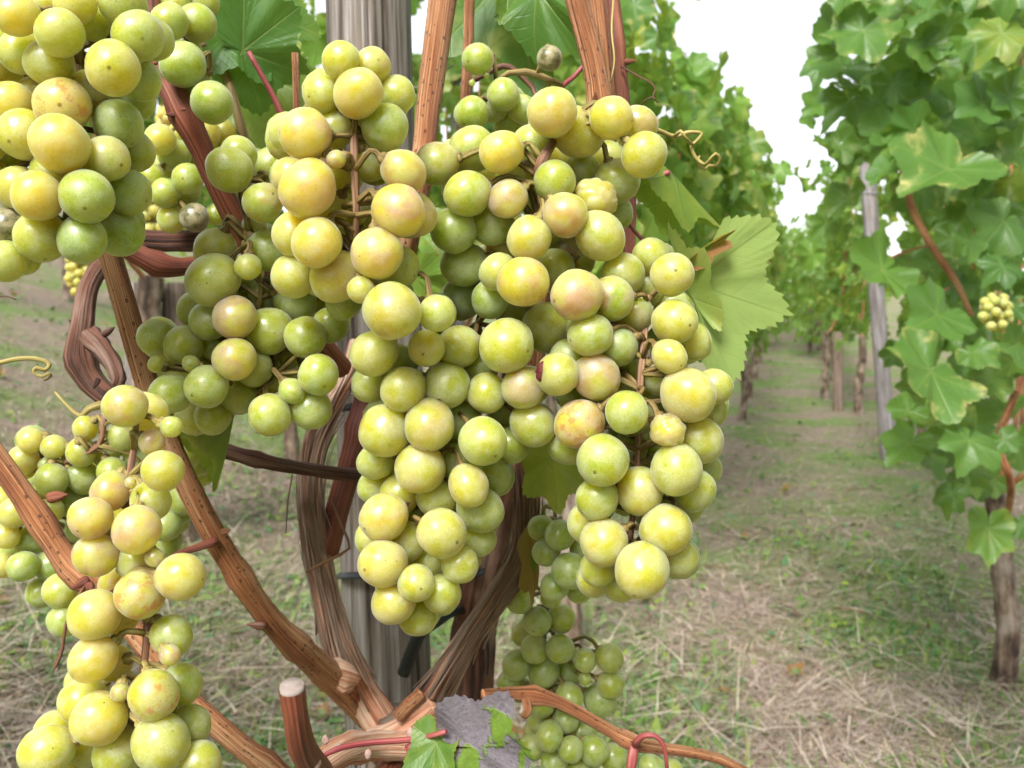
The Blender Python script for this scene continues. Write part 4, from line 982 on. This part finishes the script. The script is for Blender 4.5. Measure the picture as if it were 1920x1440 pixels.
def row_vine(label, base, canopy, nleaf, hz=(.55, 1.65), spread=(.42, .16), lsize=(.045, .068), group=None, stuff=0, seed=1, trunk_r=.022, yell=.15, light=.35, lean=(0, 0), leafset=None, keep=None, trunk_h=.62, canes=5, low=0.0):
    rr = random.Random(seed); base = Vector(base); base.z = ground_z(base.x, base.y)
    th = thing('grapevine', label, 'grapevine', base, group)
    head = Vector((lean[0], lean[1], trunk_h)); cv = Vector((canopy[0] - base.x, canopy[1] - base.y, 0))
    tb = TB(); tb.tube([Vector((0, 0, -.03)), Vector((rr.uniform(-.02, .02), 0, trunk_h * .35)), Vector((lean[0] * .6 + rr.uniform(-.02, .02), lean[1] * .6, trunk_h * .7)), head], [trunk_r * 1.15, trunk_r, trunk_r * .9, trunk_r * .8], 14, .02, rough=.3, freq=30, ridges=3)
    tb.build('trunk', MTR, th, (0, 0, 0))
    for k in range(canes):
        s = rr.uniform(-1, 1) * spread[0] * .9; e = cv + ROW * s + ROWN * rr.uniform(-.08, .08) + Vector((0, 0, rr.uniform(.85, 1.0) * hz[1]))
        m = head + (cv + ROW * s - Vector((head.x, head.y, 0))) * .55 + Vector((0, 0, .18))
        t2 = TB(); t2.tube([head - Vector((0, 0, .03)), m, e], [.006, .0048, .0022], 8, .04); t2.build('cane', MC, th, (0, 0, 0))
    ls = leafset or LEAF_BG

    def one():
        h = hz[0] + (hz[1] - hz[0]) * rr.random() ** (.9)
        wdt = spread[1] * (1.0 if h > hz[0] + .2 else .7)
        s = rr.gauss(0, .5) * wdt; side = 1 if s > 0 else -1
        p = cv + ROW * rr.uniform(-1, 1) * spread[0] + ROWN * s + Vector((0, 0, h - low * rr.random()))
        nrm = ROWN * side * rr.uniform(.3, 1.1) + Vector((rr.uniform(-.6, .6), rr.uniform(-.6, .6), rr.uniform(-.05, 1.0)))
        tip = Vector((rr.uniform(-.6, .6), rr.uniform(-.6, .6), -1)) + ROWN * side * .4
        sz = rr.uniform(*lsize); q = leaf_rot(tip, nrm)
        y = max(0, min(1, yell + rr.gauss(0, .18))); l = max(0, min(1, light + rr.gauss(0, .25)))
        return p, q, sz, (y, l, rr.choice((0, 0, 0, .15, .4)), rr.choice((0, 0, 0, .5, .9)))
    made = 0
    while made < nleaf:
        p, q, sz, c = one()
        if keep is not None and not keep(p + base): made += 1; continue
        o = link('leaf', ls[rr.randrange(len(ls))], th, p, q, sz); o.color = c; made += 1
    if stuff:
        V, Fs, U, E = [], [], [], []
        for _ in range(stuff):
            p, q, sz, c = one()
            b = len(V); Rm = q.to_matrix()
            for (a, rd) in ((0, 1), (25, .72), (50, .92), (80, .65), (110, .78), (150, .55), (180, .15), (210, .55), (250, .78), (280, .65), (310, .92), (335, .72)):
                x, y = rd * math.sin(R(a)), rd * math.cos(R(a)); V.append(p + Rm @ (Vector((x, y, .3 * abs(x))) * sz)); E.append(rd)
            Fs.append(tuple(range(b, b + 12))); U += [(.5 + .4 * math.sin(k), .5 + .4 * math.cos(k)) for k in range(12)]
        me = mesh_from('foliage', V, Fs, MLF, U); a_ = me.attributes.new('edge', 'FLOAT', 'POINT'); a_.data.foreach_set('value', np.array(E, dtype=np.float32) * .6)
        o = link('foliage', me, th); o.color = (yell, light, 0, .2); o['kind'] = 'stuff'
    return th


def rowpos(off, y):                           # a point of the row that crosses y=0 at x=off
    return (off + .285 * y, y)


def clear_of_stake(p):
    v = p - CAM; d = v.dot(FWD); px_ = 960 + F * v.dot(RT) / d; py_ = 720 - F * v.dot(UP) / d
    return not (1590 < px_ < 1700 and 300 < py_ < 870)


G_R, G_O, G_L = 'vines of the row across the path', 'vines further along the same row', 'vines of the row behind'

# right row, nearest vine: trunk measured at the picture's right edge
rb_ = ground_from_px(1884, 1288)
rv = row_vine('leafy vine with rough bare trunk, nearest the grey stake across the path', rb_, (rb_.x + .14, rb_.y + .10), 130, hz=(.50, 1.75), spread=(.70, .24), lsize=(.038, .056), seed=11, trunk_r=.021, leafset=LEAF_MID, lean=(-.03, .02), trunk_h=.40, group=None, yell=.12, light=.40, keep=clear_of_stake)
RVO = rv.location.copy()
LM = LEAF_MID
for i, (b, t, roll, c, ws) in enumerate([
    ((1618, 108, 1.55), (1540, 152, 1.5), 30, (.1, .22, 0, 0), 1.0), ((1640, 165, 1.55), (1548, 208, 1.5), 40, (.12, .3, 0, .1), .95),
    ((1735, 222, 1.42), (1632, 282, 1.38), 35, (.12, .25, 0, 0), .95), ((1845, 288, 1.35), (1700, 352, 1.28), 38, (.12, .45, .05, .9), .95),
    ((1830, 425, 1.32), (1800, 480, 1.30), -15, (.05, .40, 0, 0), 1.0), ((1905, 385, 1.35), (1855, 450, 1.3), 10, (.08, .25, 0, .2), 1.1),
    ((1775, 100, 1.45), (1722, 138, 1.4), 20, (.12, .3, 0, 0), 1.1), ((1915, 30, 1.3), (1838, 100, 1.28), 25, (.45, .6, .25, .8), 1.0),
    ((1697, 488, 1.40), (1610, 530, 1.34), 15, (.05, .48, 0, .1), 1.05), ((1795, 572, 1.36), (1715, 612, 1.30), 22, (.04, .36, 0, 0), 1.05),
    ((1780, 655, 1.24), (1705, 742, 1.16), 12, (.10, .42, .05, 1.0), 1.1), ((1790, 650, 1.25), (1870, 672, 1.2), -20, (.12, .42, .05, .9), .9),
    ((1880, 690, 1.28), (1835, 742, 1.25), 10, (.3, .35, .1, .7), 1.1), ((1816, 785, 1.20), (1818, 872, 1.15), 5, (.04, .36, 0, .15), 1.2),
    ((1735, 755, 1.36), (1672, 792, 1.34), 40, (.2, .35, 0, 0), .9), ((1735, 800, 1.34), (1668, 868, 1.3), 30, (.02, .42, 0, 0), .8),
    ((1742, 835, 1.36), (1752, 902, 1.33), -30, (.25, .08, .3, 0), 1.0), ((1842, 868, 1.24), (1832, 908, 1.22), 0, (.2, .4, 0, .3), 1.2),
    ((1850, 928, 1.30), (1856, 1062, 1.27), 0, (.22, .68, .0, .7), .85), ((1795, 890, 1.38), (1770, 965, 1.36), 40, (.2, .06, .2, 0), .8),
    ((1918, 555, 1.3), (1880, 600, 1.28), 15, (.15, .2, 0, .2), 1.1), ((1925, 640, 1.25), (1880, 655, 1.22), 0, (.2, .4, 0, .3), 1.2), ((1600, 45, 1.6), (1560, 20, 1.58), 10, (.2, .35, 0, 0), 1.0),
    ((1690, 30, 1.5), (1620, 60, 1.48), 25, (.22, .4, .3, 0), 1.0), ((1755, 175, 1.45), (1700, 190, 1.42), -25, (.05, .3, 0, 0), 1.0), ((1565, 395, 1.65), (1530, 440, 1.62), 10, (.05, .62, 0, 0), .9),
    ((1610, 330, 1.60), (1570, 420, 1.57), 55, (.30, .3, 0, 0), .7), ((1880, 180, 1.36), (1800, 215, 1.33), 20, (.04, .18, 0, 0), 1.1), ((1860, 800, 1.2), (1905, 850, 1.18), 0, (.1, .25, 0, 0), 1.0),
    ((1900, 960, 1.3), (1935, 1010, 1.28), 0, (.05, .15, 0, 0), 1.0), ((1700, 640, 1.5), (1660, 690, 1.5), 20, (.1, .15, 0, 0), 1.0), ((1905, 480, 1.3), (1850, 520, 1.28), 30, (.1, .12, 0, 0), 1.1),
    ((1600, 90, 1.7), (1560, 60, 1.68), 10, (.15, .5, 0, 0), 1.0), ((1660, 80, 1.65), (1700, 40, 1.62), 20, (.2, .5, 0, 0), 1.0), ((1590, 250, 1.75), (1555, 300, 1.72), 15, (.25, .5, 0, 0), 1.0), ((1680, 250, 1.6), (1720, 290, 1.58), -20, (.1, .35, 0, 0), 1.0),
    ((1740, 20, 1.6), (1780, -30, 1.58), 10, (.2, .5, 0, .3), 1.0), ((1820, 120, 1.5), (1860, 150, 1.48), 20, (.1, .3, 0, 0), 1.1), ((1640, 0, 1.7), (1610, -40, 1.68), 10, (.2, .5, 0, 0), 1.0), ((1570, 180, 1.75), (1510, 215, 1.72), 20, (.1, .45, 0, 0), .9),
    ((1540, 230, 1.9), (1500, 205, 1.88), 0, (.05, .5, 0, 0), 1.0), ((1720, 150, 1.6), (1690, 110, 1.6), 30, (.2, .6, .1, 0), 1.0), ((1790, 180, 1.5), (1770, 240, 1.48), 10, (.1, .3, 0, 0), 1.0), ((1900, 230, 1.4), (1870, 180, 1.4), 10, (.1, .2, 0, 0), 1.0)]):
    b = tuple(t[k] + (b[k] - t[k]) * .54 for k in range(3))
    o = px_leaf(rv, RVO, LM[i % 6], b, t, R(roll), (c[0], c[1], c[2], c[3] if i in (3, 10) else c[3] * .3), ws * 1.0)
rw = random.Random(77); nn = 0
while nn < 135:
    x_, y_ = rw.uniform(1490, 1935), rw.uniform(-60, 930)
    lim = np.interp(y_, [-60, 0, 120, 210, 330, 450, 560, 700, 930], [1600, 1590, 1540, 1505, 1560, 1600, 1700, 1705, 1760])
    if x_ < lim or (1585 < x_ < 1705 and 320 < y_ < 860): continue
    d_ = rw.uniform(1.32, 1.85); l_ = rw.uniform(34, 62) * 1.5 / d_; a_ = rw.gauss(1.9, .8)
    nrm_ = -FWD * rw.uniform(.3, 1) + RT * rw.uniform(-.9, .3) + Vector((0, 0, rw.uniform(0, .9)))
    px_leaf(rv, RVO, LM[nn % 6], (x_, y_, d_), (x_ + l_ * math.cos(a_), y_ + l_ * math.sin(a_), d_ - rw.uniform(-.01, .03)), rw.uniform(-.4, .4), (rw.uniform(0, .3), rw.uniform(.02, .5), rw.choice((0, 0, 0, .2)), rw.choice((0, 0, 0, .5))), rw.uniform(.85, 1.15), face=nrm_); nn += 1
for L in ([(1686, 290, 1.5, 12), (1700, 350, 1.48, 13), (1712, 395, 1.47, 14), (1745, 458, 1.45, 14), (1790, 525, 1.43, 13), (1822, 592, 1.42, 10)],
          [(1800, 30, 1.55, 10), (1760, 75, 1.53, 10), (1725, 98, 1.52, 8)], [(1905, 735, 1.35, 14), (1872, 830, 1.34, 15), (1895, 908, 1.36, 14), (1884, 1000, 1.6, 12)],
          [(1745, 458, 1.45, 5), (1690, 475, 1.42, 5), (1660, 490, 1.4, 4)], [(1780, 540, 1.43, 5), (1740, 560, 1.4, 5), (1722, 572, 1.38, 4)]):
    P, Rr = pxpath(L); t2 = TB(); t2.tube(P, Rr, 10, .012, rough=.08); t2.build('cane', MC, rv, RVO)

# grey stake across the path
sb = ground_from_px(1669, 862); st_ = at(1610, 110, (sb - CAM).dot(FWD) * 1.0)
post('grey stake across the path with leaves of the near vine in front', sb - Vector((0, 0, .05)), st_, .036, .034, MPOST2, seg=24, step=.08)
wt = TB(); c_ = at(1632, 362, (sb - CAM).dot(FWD)); wt.tube([c_ + RT * (.042 * math.cos(a)) + Vector((0, .042 * math.sin(a), .002 * math.sin(a))) for a in np.linspace(0, 6.0, 14)], [.0022] * 14, 6, .02)
w_ = wt.build('tie_wire', MWIRE, None, c_); w_.location = c_; tag(w_, 'rusty wire ring round the grey stake across the path', 'wire')

# right row further on
for i, (px_, py_, sd) in enumerate(((1725, 930, 12), (1548, 750, 13), (1612, 778, 14))):
    g = ground_from_px(px_, py_) if i else Vector((*rowpos(.42, 3.1), 0))
    if i == 0: continue
    row_vine(['', 'slim vine trunk left of the brown stake, across the path', 'crooked vine trunk between brown stake and grey stake'][i], g, (g.x + .12, g.y - .1 + .5 * (i == 2)), 230, spread=(.75, .22), lsize=(.05, .075), group=G_R, seed=sd, trunk_r=.026, yell=.22, light=.45, hz=(.55, 1.75), low=.1, trunk_h=.5)
g = ground_from_px(1572, 770)
post('short brown stake between the two slim vine trunks', g - Vector((0, 0, .05)), g + Vector((-.02, 0, .52)), .034, .032, MPOST3, seg=18, step=.1)
for i, (yy, n) in enumerate(((3.6, 210), (4.6, 230), (8.3, 200), (9.4, 180), (10.6, 160), (12.0, 150), (13.5, 140))):
    x, y = rowpos(.42, yy)
    row_vine(['leafy vine arching over the gap before the grey stake', 'leafy vine standing at the grey stake', 'vine just beyond the slim trunks across the path', 'second vine beyond the slim trunks across the path', 'third vine beyond the slim trunks across the path', 'small far vine near the end of the row across the path', 'farthest vine of the row across the path'][i],
             (x + .25 if yy < 5 else x, y, 0), (x + .20 if yy < 5 else x + .05, y, 0), n, spread=(.60, .20), lsize=(.05, .075), group=G_R, seed=40 + i, yell=.22, light=.5, hz=(.75 if yy < 5 else .36, 1.72), trunk_r=.022, keep=clear_of_stake if yy < 5 else None)
row_vine('bushy vine filling the gap between the rough trunk and the grey stake', (1.62, 2.7, 0), (1.22, 2.75, 0), 290, spread=(.75, .22), lsize=(.046, .07), group=G_R, seed=55, yell=.14, light=.45, hz=(.6, 1.8), keep=clear_of_stake)
# own row: the neighbour behind the bunches, then further on
row_vine('leafy vine right behind the hanging bunches, its blurred leaves against the sky', (.13, 1.95, 0), (.38, 2.5, 0), 230, spread=(.62, .17), lsize=(.046, .066), seed=21, yell=.28, light=.6, hz=(.78, 1.36), trunk_r=.018)
for i, (yy, n) in enumerate(((3.6, 260), (4.7, 250), (5.9, 220), (7.1, 200), (8.4, 180), (9.8, 160), (11.4, 150))):
    x, y = rowpos(-.26, yy)
    row_vine(['second vine along behind the bunches, leaves spilling over the path', 'third vine along behind the bunches', 'vine with visible dark trunk at the edge of the path', 'vine just past the dark trunk at the path edge', 'second vine past the dark trunk at the path edge', 'third vine past the dark trunk at the path edge', 'farthest vine of the row along the path'][i],
             (x - (.25 if yy < 5 else 0), y, 0), (x - .02, y, 0), n, spread=(.62, .17), lsize=(.05, .074), group=G_O, seed=60 + i, yell=.25, light=.5, hz=(.66 if yy < 5 else .40, 1.42 if yy < 4 else 1.56 if yy < 6 else 1.72), trunk_r=.022)
# far rows closing the aisle
for i in range(6):
    y = 11.5 + 1.6 * i; x = .285 * y + (-.25 if i % 2 else .30)
    row_vine('distant vine closing the far end of the path, one green mass', (x, y, 0), (x, y, 0), 0, spread=(1.3, .3), stuff=420, group='distant vines at the end of the path', seed=90 + i, yell=.28, light=.5, hz=(.12, 1.6), lsize=(.06, .09), canes=2)
# stake in the own row
a_ = at(1285, 300, 3.5)
post('slender pale stake standing above the leaves against the white sky', (a_.x + .01, a_.y, ground_z(a_.x, a_.y) - .05), at(1282, 98, 3.5), .016, .013, MPOST2, seg=16, step=.1)
# left row
lb = ground_from_px(300, 1015)
row_vine('vine with gnarled trunk against a thick grey stake, behind the long orange cane', lb, (lb.x + .0, lb.y + .15), 190, spread=(.55, .16), lsize=(.05, .07), group=None, seed=31, trunk_r=.036, hz=(.78, 1.7), yell=.28, light=.5, trunk_h=.62, keep=None)
q = Vector((lb.x - .075, lb.y + .03, lb.z - .05)); post('thick grey stake with a vine trunk leaning on it, behind the orange cane', q, q + Vector((.04, .02, .66)), .040, .036, MPOST, seg=32, step=.05)
q2 = Vector((lb.x + .03, lb.y + .06, lb.z - .05)); post('short dark stake just right of the gnarled trunk', q2, q2 + Vector((.0, .02, .66)), .036, .034, MPOST3, seg=24, step=.05)
for i, yy in enumerate((2.7, 3.9, 5.2)):
    x, y = rowpos(-.95, yy)
    row_vine(['vine whose blurred leaves show between post and striped cane', 'second vine seen between post and striped cane', 'third vine seen between post and striped cane'][i], (x, y, 0), (x, y, 0), 290, spread=(.65, .20), lsize=(.05, .072), group=G_L, seed=80 + i, yell=.3, light=.55, hz=(.75, 1.8))
g = Vector((*rowpos(-.90, 2.55), 0)); g.z = ground_z(g.x, g.y); a_ = at(853, 100, 2.55)
post('pale stake showing between the striped cane and the small green cluster', (a_.x + .01, a_.y, ground_z(a_.x, a_.y) - .05), (a_.x, a_.y, a_.z + .02), .017, .015, MPOST2, seg=16, step=.1)
for i, yy in enumerate((3.4, 4.6, 5.9)):
    x, y = rowpos(-1.75, yy)
    row_vine(['vine in the second row back, behind the post', 'next vine in the second row back, past the post', 'last vine in the second row back'][i], (x, y, 0), (x, y, 0), 170, spread=(.68, .22), lsize=(.05, .075), group='vines two rows back', seed=180 + i, yell=.3, light=.55, hz=(.7, 1.75))
# far left trunk on the slope
g = ground_from_px(133, 566)
row_vine('lone dark vine trunk up the slope, seen below the large bunch', g, (g.x, g.y), 90, spread=(.6, .2), lsize=(.05, .075), seed=97, trunk_r=.035, hz=(.9, 1.7), yell=.35, light=.5, trunk_h=.8)
for i, (px_, py_) in enumerate(((-150, 545), (420, 600))):
    g = ground_from_px(px_, py_)
    row_vine(['vine on the upper slope beyond the large bunch', 'vine on the slope behind the shoulder bunch'][i], g, (g.x, g.y), 90, spread=(.6, .2), lsize=(.05, .075), seed=98 + i, trunk_r=.03, hz=(.8, 1.7), yell=.35, light=.5, group='vines on the slope', trunk_h=.8)

for i, (off, yy) in enumerate(((.44, .55), (.44, -.55), (.44, -1.7), (.44, -2.9), (-.98, .15), (-.98, -1.0), (-.98, -2.2))):  # rows carried on out of view, added to cut low skylight on the grapes
    x, y = rowpos(off, yy)
    row_vine(['vine of the row across the path, just outside the view', 'vine of the row across the path, beside the photographer', 'vine of the row across the path, behind the photographer', 'second vine of the row across the path behind the photographer', 'vine of the row behind, left of the large bunch', 'second vine of the row behind, left of the large bunch', 'third vine of the row behind, left of the large bunch'][i],
             (x, y, 0), (x + (.06 if yy > 0 else 0), y, 0), 0, spread=(.36 if yy > 0 else .6, .14), stuff=620, seed=200 + i, yell=.2, light=.4, hz=(.45, 1.6), lsize=(.05, .07), canes=3, group='unseen vines added beside and behind the photographer')
# small blurred bunches in the background
far_data = ' , '.join(f'{1868 + 26 * math.cos(k * 2.4) * math.sqrt(k / 30):.1f} {585 + 30 * math.sin(k * 2.4) * math.sqrt(k / 30):.1f} 8.6 {.45 + .2 * random.random():.2f} 0 {k % 3}' for k in range(34))
bunch('small blurred greenish bunch among the leaves of the vine across the path', far_data, 1.22, [(1866, 545, .02, 4), (1868, 585, .02, 4), (1868, 615, .02, 3)], fill=.3)
fd = ' , '.join(f'{290 + 34 * math.cos(k * 2.4) * math.sqrt(k / 36):.1f} {395 + 44 * math.sin(k * 2.4) * math.sqrt(k / 36):.1f} 11 {.8 + .2 * random.random():.2f} 0 {k % 3}' for k in range(40))
bunch('blurred yellow bunch behind the dull green cluster', fd, 1.02, [(290, 345, .02, 5), (290, 395, .02, 5), (290, 440, .02, 3)], fill=.3, green_fill=.7)
fd = ' , '.join(f'{148 + 20 * math.cos(k * 2.4) * math.sqrt(k / 30):.1f} {512 + 40 * math.sin(k * 2.4) * math.sqrt(k / 30):.1f} 8 {.7 + .2 * random.random():.2f} 0 {k % 3}' for k in range(34))
bunch('blurred pale bunch left of the looping old cane', fd, 1.35, [(148, 465, .02, 5), (148, 512, .02, 5), (148, 560, .02, 3)], fill=.3, green_fill=.7)
fd = ' , '.join(f'{315 + 20 * math.cos(k * 2.4) * math.sqrt(k / 30):.1f} {222 + 24 * math.sin(k * 2.4) * math.sqrt(k / 30):.1f} 9 {.9 + .2 * random.random():.2f} .3 {k % 3}' for k in range(24))
bunch('tiny orange-yellow bunch glimpsed beside the bent red cane', fd, 1.1, [(315, 195, .02, 5), (315, 222, .02, 5), (315, 248, .02, 3)], fill=.3, green_fill=.7)
